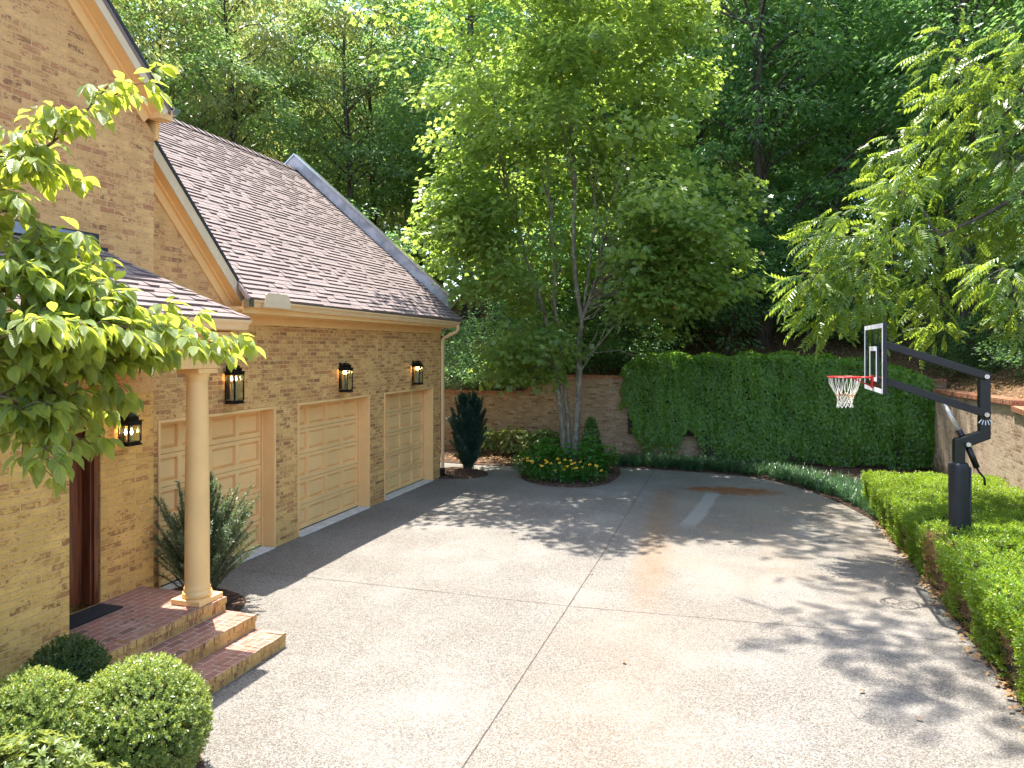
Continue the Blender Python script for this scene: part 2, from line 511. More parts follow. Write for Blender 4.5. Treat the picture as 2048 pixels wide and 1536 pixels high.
L['hedge_brown'] = leaf_mat('browned_hedge_leaf', (.25, .13, .05), (.46, .30, .14), (.5, .3, .14), .3, .6)
L['ivy'] = leaf_mat('ivy_leaf', (.040, .135, .016), (.145, .285, .036), (.42, .70, .06), .40, .36)
L['yew'] = leaf_mat('yew_needle', (.055, .100, .055), (.150, .200, .110), (.30, .42, .14), .28, .30, odd=(.36, .44, .10), oddp=.06)
L['conifer'] = leaf_mat('conifer_needle', (.018, .058, .044), (.044, .105, .070), (.08, .20, .10), .25, .42)
L['azalea'] = leaf_mat('azalea_leaf', (.085, .145, .042), (.215, .275, .085), (.54, .60, .11), .38, .32)
L['broad'] = leaf_mat('broad_garden_leaf', (.030, .120, .020), (.070, .195, .030), (.28, .60, .05), .38, .34)
L['susan'] = leaf_mat('coneflower_leaf', (.024, .095, .018), (.055, .150, .024), (.18, .44, .04), .3, .40)
L['grass'] = leaf_mat('lilyturf_blade', (.022, .070, .030), (.060, .125, .055), (.14, .32, .08), .28, .32)
L['holly'] = leaf_mat('holly_leaf', (.045, .120, .026), (.120, .200, .045), (.36, .52, .07), .25, .25, spec=.7)
t = NT('yellow_petal'); b_ = t.pbr((.78, .42, .015), .55); M['petal'] = t.done(b_)
M['cone'] = simple('dark_flower_cone', (.035, .018, .012), .9)
M['core'] = simple('shaded_twig_mass', (.030, .032, .014), .95, var=.5, scale=14)  # dark fill, the shade inside dense foliage put into its colour
M['dead'] = simple('brown_fallen_leaf', (.20, .11, .05), .8, var=.3)

# ------------------------------------------------------------------ leaf cloud engine
RNG = np.random.default_rng(11)


def tmpl_kite(w=.5, fold=.12, droop=.1):
    v = np.array([(0, 0, 0), (w * .5, .42, fold), (0, 1, -droop), (-w * .5, .42, fold)], float)
    return v, [(0, 1, 2), (0, 2, 3)]


def tmpl_oval(w=.5, fold=.08, droop=.16):
    v = np.array([(0, 0, 0), (w * .42, .28, fold), (w * .46, .58, fold * .7), (0, 1, -droop), (-w * .46, .58, fold * .7), (-w * .42, .28, fold), (0, .3, 0), (0, .6, -droop * .25)], float)
    return v, [(0, 1, 6), (1, 2, 7, 6), (2, 3, 7), (0, 6, 5), (6, 7, 4, 5), (7, 3, 4)]


def tmpl_maple():
    p = [(0, 0, 0), (.22, .08, .03), (.48, .16, .05), (.34, .34, .04), (.52, .60, .02), (.24, .60, .03), (0, 1.0, -.10),
         (-.24, .60, .03), (-.52, .60, .02), (-.34, .34, .04), (-.48, .16, .05), (-.22, .08, .03), (0, .38, -.02)]
    n = 12
    return np.array(p, float), [(12, i, (i + 1) % n) for i in range(n)]


def tmpl_dog():
    """finely curved oval with a pointed tip; u,v for the vein bump"""
    st = [(0, .02), (.07, .16), (.2, .36), (.38, .50), (.56, .48), (.72, .36), (.86, .17), (.94, .06), (1.0, .005)]
    v = []; uv = []
    for y, w in st:
        z = -.22 * y * y
        ed = .10 * w / .5
        for s in (-1, -.5, 0, .5, 1):
            v.append((s * w * .5 * 1.0, y, z + ed * (abs(s) ** 1.4) + .012 * math.sin(y * 26 + s)))
            uv.append((s * w, y))
    f = []
    for i in range(len(st) - 1):
        for k in range(4):
            a = i * 5 + k
            f.append((a, a + 1, a + 6, a + 5))
    return np.array(v, float), f, uv


def norm(a):
    return a / np.maximum(np.linalg.norm(a, axis=1, keepdims=True), 1e-9)


def leaves_mesh(name, P, D, U, S, tmpl, mat, parent=None, smooth=False, uvs=None, wscale=None):
    """one leaf per row: base point P, length direction D, upper side U, length S"""
    v, f = tmpl[0], tmpl[1]
    n, k = len(P), len(v)
    D = norm(D); X = np.cross(D, U); X = norm(X); Z = np.cross(X, D)
    lx = v[:, 0][None, :, None]; ly = v[:, 1][None, :, None]; lz = v[:, 2][None, :, None]
    s = S[:, None, None]
    ws = 1.0 if wscale is None else wscale[:, None, None]
    co = P[:, None, :] + s * (X[:, None, :] * lx * ws + D[:, None, :] * ly + Z[:, None, :] * lz)
    w = np.array(wloc(parent)) if parent is not None else np.zeros(3)
    co = (co.reshape(-1, 3) - w).astype(np.float32)
    me = bpy.data.meshes.new(name)
    lt = np.array([len(x) for x in f], dtype=np.int32)
    fl = np.concatenate([np.array(x, dtype=np.int32) for x in f])
    me.vertices.add(n * k); me.vertices.foreach_set('co', co.ravel())
    nl = len(fl)
    me.loops.add(n * nl)
    li = (fl[None, :] + (np.arange(n, dtype=np.int32) * k)[:, None]).astype(np.int32)
    me.loops.foreach_set('vertex_index', li.ravel())
    me.polygons.add(n * len(f))
    ls = np.concatenate([[0], np.cumsum(lt)[:-1]]).astype(np.int32)
    me.polygons.foreach_set('loop_start', (ls[None, :] + (np.arange(n, dtype=np.int32) * nl)[:, None]).astype(np.int32).ravel())
    if smooth: me.polygons.foreach_set('use_smooth', np.ones(n * len(f), dtype=bool))
    me.update(calc_edges=True)
    if uvs is not None:
        l = me.uv_layers.new(name='UVMap')
        a = np.array(uvs, dtype=np.float32)[fl]
        l.data.foreach_set('uv', np.tile(a.ravel(), n))
    me.materials.append(mat)
    return link(name, me, parent)


def rand_dirs(n, rng):
    a = rng.normal(size=(n, 3))
    return norm(a)


def clump_leaves(C, O, rad, per, size, droop, rng, flat=.45, spread=1.0):
    """C clump centres, O outward directions -> leaf arrays; leaves fan out of each clump in loose layers"""
    n = len(C)
    c = np.repeat(C, per, axis=0); o = np.repeat(O, per, axis=0); r = np.repeat(rad, per)
    q = rand_dirs(n * per, rng) * (rng.random(n * per) ** .45)[:, None]
    q[:, 2] *= flat
    # tilt each clump outward and down
    lay = rng.integers(-2, 3, n * per) * .16
    p = c + q * r[:, None]
    p[:, 2] += lay * r * .6 - .22 * r * (q * o).sum(1)
    d = norm(q * spread + o * .45 + rand_dirs(n * per, rng) * .35)
    d[:, 2] = d[:, 2] * .5 - droop * (0.5 + rng.random(n * per))
    u = norm(np.stack([np.zeros(n * per), np.zeros(n * per), np.ones(n * per)], 1) + rand_dirs(n * per, rng) * .8)
    s = size * (.65 + .7 * rng.random(n * per))
    return p, d, u, s


def curve_pts(a, b, sag, n, wob, rng):
    a = Vector(a); b = Vector(b)
    out = []
    for i in range(n + 1):
        t = i / n
        p = a.lerp(b, t)
        p.z += sag * math.sin(math.pi * t)
        if 0 < i < n: p += Vector(rng.normal(size=3) * wob)
        out.append(p)
    return out


def crown_points(n, cen, rad, rng, lump=.3, shell=.5):
    d = rand_dirs(n, rng)
    ph = np.array([rng.random(3) * 6.28 for _ in range(4)])
    lm = np.zeros(n)
    for i, k in enumerate((2.3, 3.7, 5.1, 6.7)):
        lm += np.sin(d[:, 0] * k + ph[i][0]) * np.sin(d[:, 1] * k + ph[i][1]) * np.sin(d[:, 2] * k + ph[i][2])
    rr = (shell + (1 - shell) * rng.random(n) ** .6) * (1 + lump * lm)
    return np.array(cen) + d * rr[:, None] * np.array(rad), d


def make_tree(name, H, crown_r, base_z, trunk_r, nclump, per, size, lm, bark, seed, droop=.35, tmpl=None, lean=(0, 0), flat=.5, crad=(.7, 1.3), label=None, cat='tree', group=None):
    """prototype tree at the origin: tapered trunk with limbs (trunk) and a leafy crown (crown)"""
    rng = np.random.default_rng(seed)
    root = thing(name, label, cat, (0, 0, 0), group)
    mb = MB()
    tp = []
    x = y = 0.0
    nseg = 9
    for i in range(nseg + 1):
        tt = i / nseg
        tp.append(Vector((x, y, H * .93 * tt - .3 * (i == 0))))
        x += rng.normal() * .13 + lean[0] / nseg; y += rng.normal() * .13 + lean[1] / nseg
    tr = [trunk_r * (1 - .93 * (i / nseg) ** .85) * (1.25 if i == 0 else 1) for i in range(nseg + 1)]
    mb.tube(tp, tr, 9)

    def trunk_at(z):
        z = max(.2, min(z, H * .92))
        k = z / (H * .93) * nseg
        i = min(int(k), nseg - 1)
        return tp[i].lerp(tp[i + 1], k - i), tr[i] + (tr[i + 1] - tr[i]) * (k - i)
    cz = (base_z + H) / 2
    C, Dv = crown_points(nclump, (tp[-1].x * .5, tp[-1].y * .5, cz), (crown_r, crown_r, (H - base_z) / 2), rng, .28, .42)
    keep = (C[:, 2] > base_z * .8)
    C, Dv = C[keep], Dv[keep]
    for i in range(len(C)):
        if i % 3: continue
        c = Vector(C[i])
        hz = math.hypot(c.x, c.y)
        a, ra = trunk_at(c.z - hz * (.35 + .5 * rng.random()))
        pts = curve_pts(a, c, .12 * hz * rng.random(), 4, .10, rng)
        r0 = min(ra * .5, .02 + .018 * hz)
        mb.tube(pts, [r0, r0 * .75, r0 * .5, r0 * .32, r0 * .12], 5, cap=False)
    mb.build('trunk', bark, root, smooth=True, uv=False)
    O = norm(np.stack([C[:, 0], C[:, 1], .25 * (C[:, 2] - cz)], 1))
    rad = crad[0] + (crad[1] - crad[0]) * rng.random(len(C))
    p, d, u, s = clump_leaves(C, O, rad, per, size, droop, rng, flat)
    leaves_mesh('crown', p, d, u, s, tmpl or tmpl_kite(.55), lm, root)
    return root


def copy_tree(o, loc, rz=0.0, sc=1.0, label=None, parent=None):
    c = o.copy(); COL.objects.link(c)
    if parent is None:
        c.location = loc; c.rotation_euler = (0, 0, rz); c.scale = (sc, sc, sc)
        if label: c['label'] = label
    else: c.parent = parent
    for ch in list(o.children):
        copy_tree(ch, None, parent=c)
    return c


# ------------------------------------------------------------------ terrain, driveway, beds
WY, WX = 23.6, 5.1          # inner faces of the back and the right garden wall


def hill_z(x, y):
    dx = max(0.0, x - WX - .1); dy = max(0.0, y - WY - .1)
    t_ = math.hypot(dx, dy)
    if t_ <= 0: return 0.0
    b = 1.75 if (x < -6.5 and dy > 0) else 2.25
    if -8.5 < x < -5.5 and dy > 0: b = 1.75 + (x + 8.5) / 3 * .5
    if y < 16 and dx > 0: b = 2.25 - .05 * (16 - y) if y > -4 else 1.25
    w = .08 * math.sin(x * .9 + y * .5) + .06 * math.sin(y * 1.3 - x * .4)
    return b + 5.2 * (1 - math.exp(-t_ / 16.0)) + .03 * t_ + w * min(1, t_)


ground = MB().box(-400, 400, -400, 400, -.6, -.05).build('ground', M['litter']); tag(ground, 'brown soil around the driveway', 'ground', kind='structure')


def hill_mesh():
    offs = [.12, .6, 1.1, 1.7, 2.4, 3.2, 4.2, 5.5, 7, 9, 12, 16, 21, 28, 37, 48, 60]
    path = []
    for x in np.arange(-46, WX - .2, 1.0): path.append((x, WY, 0, 1))
    for k in range(8):
        a = math.pi / 2 * (1 - k / 7); path.append((WX, WY, math.cos(a), math.sin(a)))
    for y in np.arange(WY - 1, -26, -1.0): path.append((WX, y, 1, 0))
    mb = MB(); m = len(offs)
    for (x, y, nx, ny) in path:
        for t_ in offs:
            px, py = x + nx * t_, y + ny * t_
            mb.v.append((px, py, hill_z(px, py) - (.15 if t_ == .12 else 0) + (RNG.normal() * .05 if t_ > .6 else 0)))
    for i in range(len(path) - 1):
        for j in range(m - 1):
            a = i * m + j
            mb.f.append([a, a + 1, a + m + 1, a + m]); mb.m.append(0)
    # rolled down at the far rim so that the sheet closes on the ground
    return mb.build('hill', M['litter'], smooth=True, uv=False)


hill = hill_mesh(); tag(hill, 'wooded bank rising behind the garden walls', 'hill', kind='structure')


def sheet(name, poly, z, mat, thick=.05):
    mb = MB(); mb.prism([(x, y, z) for x, y in poly], (0, 0, -thick))
    return mb.build(name, mat, uv=False)


def arc(cx, cy, r, a0, a1, n, ry=None):
    ry = ry or r
    return [(cx + r * math.cos(R(a0 + (a1 - a0) * i / n)), cy + ry * math.sin(R(a0 + (a1 - a0) * i / n))) for i in range(n + 1)]


def spline(pts, n=6):
    out = []
    P_ = [Vector((*p, 0)) for p in pts]
    for i in range(len(P_) - 1):
        p0, p1, p2, p3 = P_[max(i - 1, 0)], P_[i], P_[i + 1], P_[min(i + 2, len(P_) - 1)]
        for k in range(n):
            t_ = k / n
            q = .5 * ((2 * p1) + (p2 - p0) * t_ + (2 * p0 - 5 * p1 + 4 * p2 - p3) * t_ ** 2 + (3 * p1 - p0 - 3 * p2 + p3) * t_ ** 3)
            out.append((q.x, q.y))
    out.append(pts[-1])
    return out


edge = spline([(2.60, 11.5), (2.66, 13.6), (2.60, 15.4), (2.35, 17.0), (1.75, 18.8), (1.0, 20.1), (.2, 20.85), (-1.0, 21.2), (-2.4, 21.35), (-3.6, 21.4)])
back = [(-5.6, 20.75), (-7.5, 20.6), (-9, 20.8), (-13, 20.9), (-13, 18.62), (-7.62, 18.62)]
dw = [(-7.74, -16), (2.57, -16), (2.57, 9)] + edge + back + [(-7.62, 18.4), (-7.74, 18.4)]
drive = sheet('driveway', dw, 0.0, M['concrete'], .12); tag(drive, 'pale exposed aggregate concrete driveway with joints and rust stains', 'driveway', kind='structure')


def joint(pts, w=.011):
    mb = MB()
    fine = []
    for a, b in zip(pts[:-1], pts[1:]):
        n = max(1, int((Vector(b) - Vector(a)).length / .12))
        for i in range(n): fine.append(Vector((*a, 0)).lerp(Vector((*b, 0)), i / n))
    fine.append(Vector((*pts[-1], 0)))
    d = (fine[-1] - fine[0]).normalized(); s = Vector((-d.y, d.x, 0))
    vs = []
    for p in fine:
        j = RNG.normal() * .0012; ww = w * (.75 + .5 * RNG.random())
        vs += [(p + s * (j - ww / 2)) + Vector((0, 0, .004)), (p + s * (j + ww / 2)) + Vector((0, 0, .004))]
    fs = [(2 * i, 2 * i + 2, 2 * i + 3, 2 * i + 1) for i in range(len(fine) - 1)]
    mb.add(vs, fs)
    mb.build('joint', M['joint'], drive, uv=False)


joint([(-2.2, -15), (-2.2, 6.0), (-2.24, 12), (-2.40, 21.3)], .013)
joint([(-7.5, 9.75), (-2.22, 9.68), (1.2, 9.86), (2.5, 9.85)], .008)

# mulch: strips and islands
strip = list(reversed(edge)) + [(2.57, 9), (2.57, -16), (WX, -16), (WX, WY), (-9.5, WY), (-9.5, 20.85)] + [(-7.5, 20.62), (-5.6, 20.77)]
bed = sheet('mulch_bed', strip[::-1], .018, M['mulch'], .09); tag(bed, 'brown mulch strip along the garden walls', 'mulch bed', kind='structure')
isl = spline([(-5.95, 20.9), (-5.9, 19.9), (-5.55, 18.75), (-4.9, 18.1), (-4.2, 17.95), (-3.6, 18.2), (-3.25, 19.0), (-3.2, 20.3), (-3.45, 21.5)])


def dome(name, poly, h, mat, label):
    c = Vector((sum(p[0] for p in poly) / len(poly), sum(p[1] for p in poly) / len(poly), 0))
    mb = MB(); rings = [(1.0, .006), (.96, .035), (.8, h * .6), (.5, h * .9), (.2, h)]
    n = len(poly)
    for k, z in rings:
        for p in poly:
            q = c.lerp(Vector((*p, 0)), k); mb.v.append((q.x, q.y, z + RNG.normal() * .006))
    mb.v.append((c.x, c.y, h))
    for r_ in range(len(rings) - 1):
        for i in range(n):
            j = (i + 1) % n
            mb.f.append([r_ * n + i, r_ * n + j, (r_ + 1) * n + j, (r_ + 1) * n + i]); mb.m.append(0)
    e_ = (len(rings) - 1) * n
    for i in range(n): mb.f.append([e_ + i, e_ + (i + 1) % n, len(mb.v) - 1]); mb.m.append(0)
    o = mb.build(name, mat, smooth=True, uv=False)
    return tag(o, label, 'mulch bed', kind='structure')


dome('mulch_island', isl, .12, M['mulch'], 'rounded mulch island under the maple')
dome('mulch_island', spline([(-7.72, 18.15), (-7.2, 18.22), (-6.75, 18.55), (-6.62, 19.0), (-6.85, 19.5), (-7.4, 19.85), (-8.1, 19.9), (-8.2, 19.0), (-7.72, 18.6), (-7.72, 18.15)], 3)[:-1], .08, M['mulch'], 'small mulch island at the garage corner')
dome('mulch_island', spline([(-6.4, 5.55), (-5.3, 5.6), (-4.6, 5.35), (-4.1, 4.9), (-3.9, 4.2), (-3.3, 3.2), (-2.6, 2.4), (-2.4, .5), (-3, -3), (-6.4, -3), (-6.4, 5.55)], 3)[:-1], .06, M['mulch'], 'mulch bed under the clipped boxwoods')
dome('mulch_island', spline([(-7.72, 7.45), (-6.35, 7.45), (-6.3, 8.2), (-6.7, 8.75), (-7.72, 8.8), (-7.72, 7.45)], 3)[:-1], .05, M['mulch'], 'mulch pocket beside the porch')

# ------------------------------------------------------------------ garden walls
bw_ = thing('garden_wall', 'brown brick retaining wall behind the maple, stepping up in a slope', 'garden wall', (-4, WY + .17, 0))
prof = [(-16, 1.92), (-6.9, 1.94), (-6.13, 2.50), (WX + .4, 2.50)]
mb = MB(); mb.prism([(-16, WY, -.3)] + [(WX + .36, WY, -.3)] + [(x, WY, z) for x, z in reversed(prof)], (0, .34, 0))
mb.build('wall', M['brick_wall'], bw_)
mb = MB()
for (x0, z0), (x1, z1) in zip(prof[:-1], prof[1:]):
    L_ = math.hypot(x1 - x0, z1 - z0); ux, uz = (x1 - x0) / L_, (z1 - z0) / L_
    n = max(1, int(L_ / .075))
    for i in range(n):
        a = L_ * i / n + .003; b = L_ * (i + 1) / n - .003
        j = RNG.normal() * .003; hh = .085 + RNG.normal() * .002
        q = [(x0 + ux * a, WY - .045 + j, z0 + uz * a), (x0 + ux * b, WY - .045 + j, z0 + uz * b),
             (x0 + ux * b - uz * hh, WY - .045 + j, z0 + uz * b + ux * hh), (x0 + ux * a - uz * hh, WY - .045 + j, z0 + uz * a + ux * hh)]
        mb.prism(q, (0, .42, 0))
mb.build('coping', M['coping'], bw_)

rw = thing('garden_wall', 'pale mottled brick retaining wall behind the basketball post', 'garden wall', (WX + .17, 12, 0))
zt = [(WY + .02, 2.21), (16.86, 2.33), (16.85, 2.22), (15.6, 2.16), (13.0, 1.55), (-14, 1.5)]
mb = MB(); mb.prism([(WX, zt[-1][0], -.3), (WX, zt[0][0], -.3)] + [(WX, y, z) for y, z in zt], (.36, 0, 0))
mb.build('wall', M['brick_wall_pale'], rw)
mb = MB()
for (y0, z0), (y1, z1) in zip(zt[:-1], zt[1:]):
    if abs(y0 - y1) < .1: continue
    L_ = math.hypot(y1 - y0, z1 - z0); uy, uz = (y1 - y0) / L_, (z1 - z0) / L_
    n = max(1, int(L_ / .076))
    for i in range(n):
        a = L_ * i / n + .004; b = L_ * (i + 1) / n - .004
        j = RNG.normal() * .004; hh = .10 + RNG.normal() * .002
        q = [(WX - .05 + j, y0 + uy * a, z0 + uz * a), (WX - .05 + j, y0 + uy * b, z0 + uz * b),
             (WX - .05 + j, y0 + uy * b + uz * hh, z0 + uz * b - uy * hh), (WX - .05 + j, y0 + uy * a + uz * hh, z0 + uz * a - uy * hh)]
        mb.prism(q, (.46, 0, 0))
mb.build('coping', M['coping'], rw)

# ------------------------------------------------------------------ the house
GX = -7.75      # garage wall
EX = -7.12      # main block wall, also the entry
PX = -6.35      # projecting wall in the foreground
CY = 18.42      # far garage corner
house = thing('brick_house', 'limewashed brick house with steep brown roofs and three cream garage doors', 'house', (-8, 10, 0))

DOORS = [(8.34, 11.05), (11.72, 14.45), (15.14, 17.90)]
DZ = 2.45


def wall_x(x, y0, y1, z0, z1, holes, depth, mat, name):
    """brick wall facing +x with rectangular holes and their reveals"""
    ys = sorted({y0, y1, *[h[0] for h in holes], *[h[1] for h in holes]}); zs = sorted({z0, z1, *[h[2] for h in holes], *[h[3] for h in holes]})
    mb = MB()
    inh = lambda a, b: any(h[0] < a < h[1] and h[2] < b < h[3] for h in holes)
    for a, b in zip(ys[:-1], ys[1:]):
        for c, d in zip(zs[:-1], zs[1:]):
            if inh((a + b) / 2, (c + d) / 2): continue
            mb.add([(x, a, c), (x, b, c), (x, b, d), (x, a, d)], [(0, 1, 2, 3)])
            mb.add([(x - depth, a, c), (x - depth, b, c), (x - depth, b, d), (x - depth, a, d)], [(3, 2, 1, 0)])
    for (a, b, c, d) in holes:
        mb.add([(x, a, c), (x - depth, a, c), (x - depth, a, d), (x, a, d)], [(0, 3, 2, 1)][::1])
        mb.add([(x, b, c), (x - depth, b, c), (x - depth, b, d), (x, b, d)], [(0, 1, 2, 3)])
        mb.add([(x, a, d), (x, b, d), (x - depth, b, d), (x - depth, a, d)], [(0, 3, 2, 1)])
    mb.add([(x, y0, z0), (x - depth, y0, z0), (x - depth, y0, z1), (x, y0, z1)], [(0, 3, 2, 1)])
    mb.add([(x, y1, z0), (x - depth, y1, z0), (x - depth, y1, z1), (x, y1, z1)], [(0, 1, 2, 3)])
    mb.add([(x, y0, z1), (x, y1, z1), (x - depth, y1, z1), (x - depth, y0, z1)], [(0, 1, 2, 3)])
    return mb.build(name, mat, house)


wall_x(GX, 7.62, CY, -.2, 3.98, [(a, b, -.2, DZ) for a, b in DOORS], .34, M['brick'], 'wall')
# far end wall of the garage with its gable
RX, RZ = -12.35, 8.62        # ridge
EVX, EVZ = -7.2, 4.22        # eave line of the garage roof
mb = MB(); mb.prism([(GX - .002, CY - .002, -.2), (-17, CY - .002, -.2), (-17, CY - .002, 3.9), (RX, CY - .002, RZ - .3), (GX - .002, CY - .002, 3.9)], (0, -.3, 0)); mb.build('wall', M['brick'], house)
# small gable triangle coplanar with the garage wall, then the main block
mb = MB(); mb.prism([(GX + .001, 7.63, 3.983), (GX + .001, 10.08, 3.983), (GX + .001, 7.63, 6.45)], (-.3, 0, 0)); mb.build('wall', M['brick_gable'], house)
APY, APZ = 3.2, 10.40
mb = MB()
mb.prism([(EX, 7.6, 2.9), (EX, 7.6, 6.16), (EX, APY, APZ), (EX, -1.2, 6.16), (EX, -1.2, 2.9)], (-9, 0, 0)); mb.build('wall', M['brick_gable'], house)
# entry wall below, with the door opening
ED = (5.74, 6.79, .5, 2.62)
wall_x(EX - .004, 5.40, 7.6, -.2, 3.0, [ED], .30, M['brick_soft'], 'wall')
mb = MB()
mb.add([(EX - .004, 7.602, -.2), (GX, 7.602, -.2), (GX, 7.602, 3.0), (EX - .004, 7.602, 3.0)], [(0, 1, 2, 3)])
mb.build('wall', M['brick_soft'], house)
# projecting foreground wall
mb = MB(); mb.box(PX - .8, PX, -3.0, 5.68, -.2, 3.24); mb.build('wall', M['brick_soft'], house)

# --- garage doors


def garage_door(y0, y1):
    g = bpy.data.objects.new('garage_door', None); COL.objects.link(g); g.parent = house
    g.location = Vector((GX - .25, (y0 + y1) / 2, 0)) - house.location; g.empty_display_size = .2
    x = GX - .24
    a, b = y0 + .045, y1 - .045
    zt_ = DZ - .045
    mb = MB(); n = 5; hs = zt_ / n
    for r_ in range(n):
        z0, z1 = hs * r_ + .004 + (.02 if r_ == 0 else 0), hs * (r_ + 1) - .004
        cols = 4; cw = (b - a) / cols
        # section slab with four recessed, bevelled panels
        ys = [a]; pan = []
        for c in range(cols):
            m0 = .085 if c == 0 else .045; m1 = .085 if c == cols - 1 else .045
            pan.append((a + cw * c + m0, a + cw * (c + 1) - m1))
        pz0, pz1 = z0 + .075, z1 - .065
        yl = [a] + [q for p in pan for q in p] + [b]
        for i in range(len(yl) - 1):
            u0, u1 = yl[i], yl[i + 1]
            if i % 2 == 0:
                mb.add([(x, u0, z0), (x, u1, z0), (x, u1, z1), (x, u0, z1)], [(0, 1, 2, 3)])
            else:
                mb.add([(x, u0, z0), (x, u1, z0), (x, u1, pz0), (x, u0, pz0)], [(0, 1, 2, 3)])
                mb.add([(x, u0, pz1), (x, u1, pz1), (x, u1, z1), (x, u0, z1)], [(0, 1, 2, 3)])
                d1, d2, bv = .050, .022, .03
                o = [(x, u0, pz0), (x, u1, pz0), (x, u1, pz1), (x, u0, pz1)]
                i1 = [(x - d1, u0 + .008, pz0 + .008), (x - d1, u1 - .008, pz0 + .008), (x - d1, u1 - .008, pz1 - .008), (x - d1, u0 + .008, pz1 - .008)]
                i2 = [(x - d2, u0 + bv + .02, pz0 + bv + .02), (x - d2, u1 - bv - .02, pz0 + bv + .02), (x - d2, u1 - bv - .02, pz1 - bv - .02), (x - d2, u0 + bv + .02, pz1 - bv - .02)]
                fs = []
                for s_ in (0, 4):
                    for k in range(4):
                        k2 = (k + 1) % 4
                        fs.append((s_ + k, s_ + k2, s_ + 4 + k2, s_ + 4 + k))
                fs.append((8, 9, 10, 11))
                mb.add(o + i1 + i2, fs)
        # section edges
        mb.add([(x, a, z1), (x, b, z1), (x - .05, b, z1), (x - .05, a, z1)], [(0, 1, 2, 3)])
        mb.add([(x, a, z0), (x, b, z0), (x - .05, b, z0), (x - .05, a, z0)], [(0, 3, 2, 1)])
    mb.box(x - .07, x - .05, a - .02, b + .02, 0, zt_ + .02)
    mb.build('door_panel', M['door_paint'], g)
    fr = MB()
    for yy, s_ in ((y0 + .001, 1), (y1 - .001, -1)):
        lo, hi = sorted((yy, yy + s_ * .042))
        fr.box(GX - .30, GX + .018, lo, hi, .006, DZ - .002)
        lo, hi = sorted((yy + s_ * .042, yy + s_ * .075))
        fr.box(x + .006, x + .03, lo, hi, .006, DZ - .05)
    fr.box(GX - .30, GX + .018, y0 + .044, y1 - .044, DZ - .044, DZ - .002)
    fr.box(x + .006, x + .03, y0 + .044, y1 - .044, DZ - .085, DZ - .046)
    fr.build('door_frame', M['trim'], g, bevel=.006)
    th = MB(); th.box(GX - .30, GX + .05, y0 + .06, y1 - .06, -.05, .016); th.build('threshold', M['threshold'], g, bevel=.008)
    sl = MB(); sl.box(x - .045, x + .008, a, b, .017, .034); sl.build('bottom_seal', M['black'], g)


for d_ in DOORS: garage_door(*d_)

# --- front door in the recess
dr = bpy.data.objects.new('front_door', None); COL.objects.link(dr); dr.parent = house; dr.location = Vector((EX - .2, 6.26, .5)) - house.location
y0, y1, z0, z1 = ED
mb = MB()
for lo, hi in ((y0 + .002, y0 + .12), (y1 - .12, y1 - .002)):
    mb.box(EX - .22, EX - .03, lo, hi, z0 + .004, z1 - .002)
    mb.box(EX - .20, EX + .002, lo + .03, hi - .03, z0 + .004, z1 - .03)
mb.box(EX - .22, EX - .03, y0 + .122, y1 - .122, z1 - .12, z1 - .002)
mb.build('door_frame', M['wood'], dr, bevel=.006)
mb = MB(); mb.box(EX - .19, EX - .14, y0 + .123, y0 + .24, z0 + .02, z1 - .122); mb.box(EX - .19, EX - .14, y1 - .30, y1 - .123, z0 + .02, z1 - .122)
mb.box(EX - .19, EX - .14, y0 + .241, y1 - .301, z0 + .02, z0 + .6); mb.box(EX - .19, EX - .14, y0 + .241, y1 - .301, z1 - .3, z1 - .122)
mb.build('door_leaf', M['wood'], dr, bevel=.008)
mb = MB(); mb.box(EX - .17, EX - .16, y0 + .241, y1 - .301, z0 + .6, z1 - .3); mb.build('pane', M['dark_glass'], dr)
mb = MB(); mb.tube([(EX - .14, y0 + .19, 1.48), (EX - .07, y0 + .19, 1.48)], .012, 8); mb.tube([(EX - .08, y0 + .19, 1.42), (EX - .08, y0 + .19, 1.62)], .014, 8); mb.build('handle', M['brass'], dr, smooth=True)

# --- porch slab and steps (tops in red pavers, faces limewashed)


def step(name, x0, x1, y0_, y1_, z0_, z1_):
    mb = MB()
    ov = .018
    mb.box(x0, x1, y0_, y1_, z0_, z1_ - .075, 1)
    # rowlock nosing brick by brick along the front and the open end
    n = int((y1_ - y0_) / .078)
    for i in range(n):
        a = y0_ + (y1_ - y0_) * i / n; b = y0_ + (y1_ - y0_) * (i + 1) / n
        j = RNG.normal() * .005; k = RNG.normal() * .003
        mb.box(x1 - .20, x1 + ov + j, a + .004, b - .004, z1_ - .072, z1_ + k, 1)
    mb.box(x0, x1 - .204, y0_, y1_ + ov * .5, z1_ - .074, z1_ - .003, 0)
    o = mb.build(name, [M['paver'], M['riser']], house)
    me = o.data
    for p in me.polygons:
        if p.normal.z > .8: p.material_index = 0
    return o


SY0, SY1 = 5.62, 7.40
step('porch_slab', EX, -5.88, SY0, SY1, -.2, .50)
step('porch_step', -5.878, -5.46, SY0, SY1, -.2, .333)
step('porch_step', -5.458, -5.05, SY0, SY1, -.2, .167)

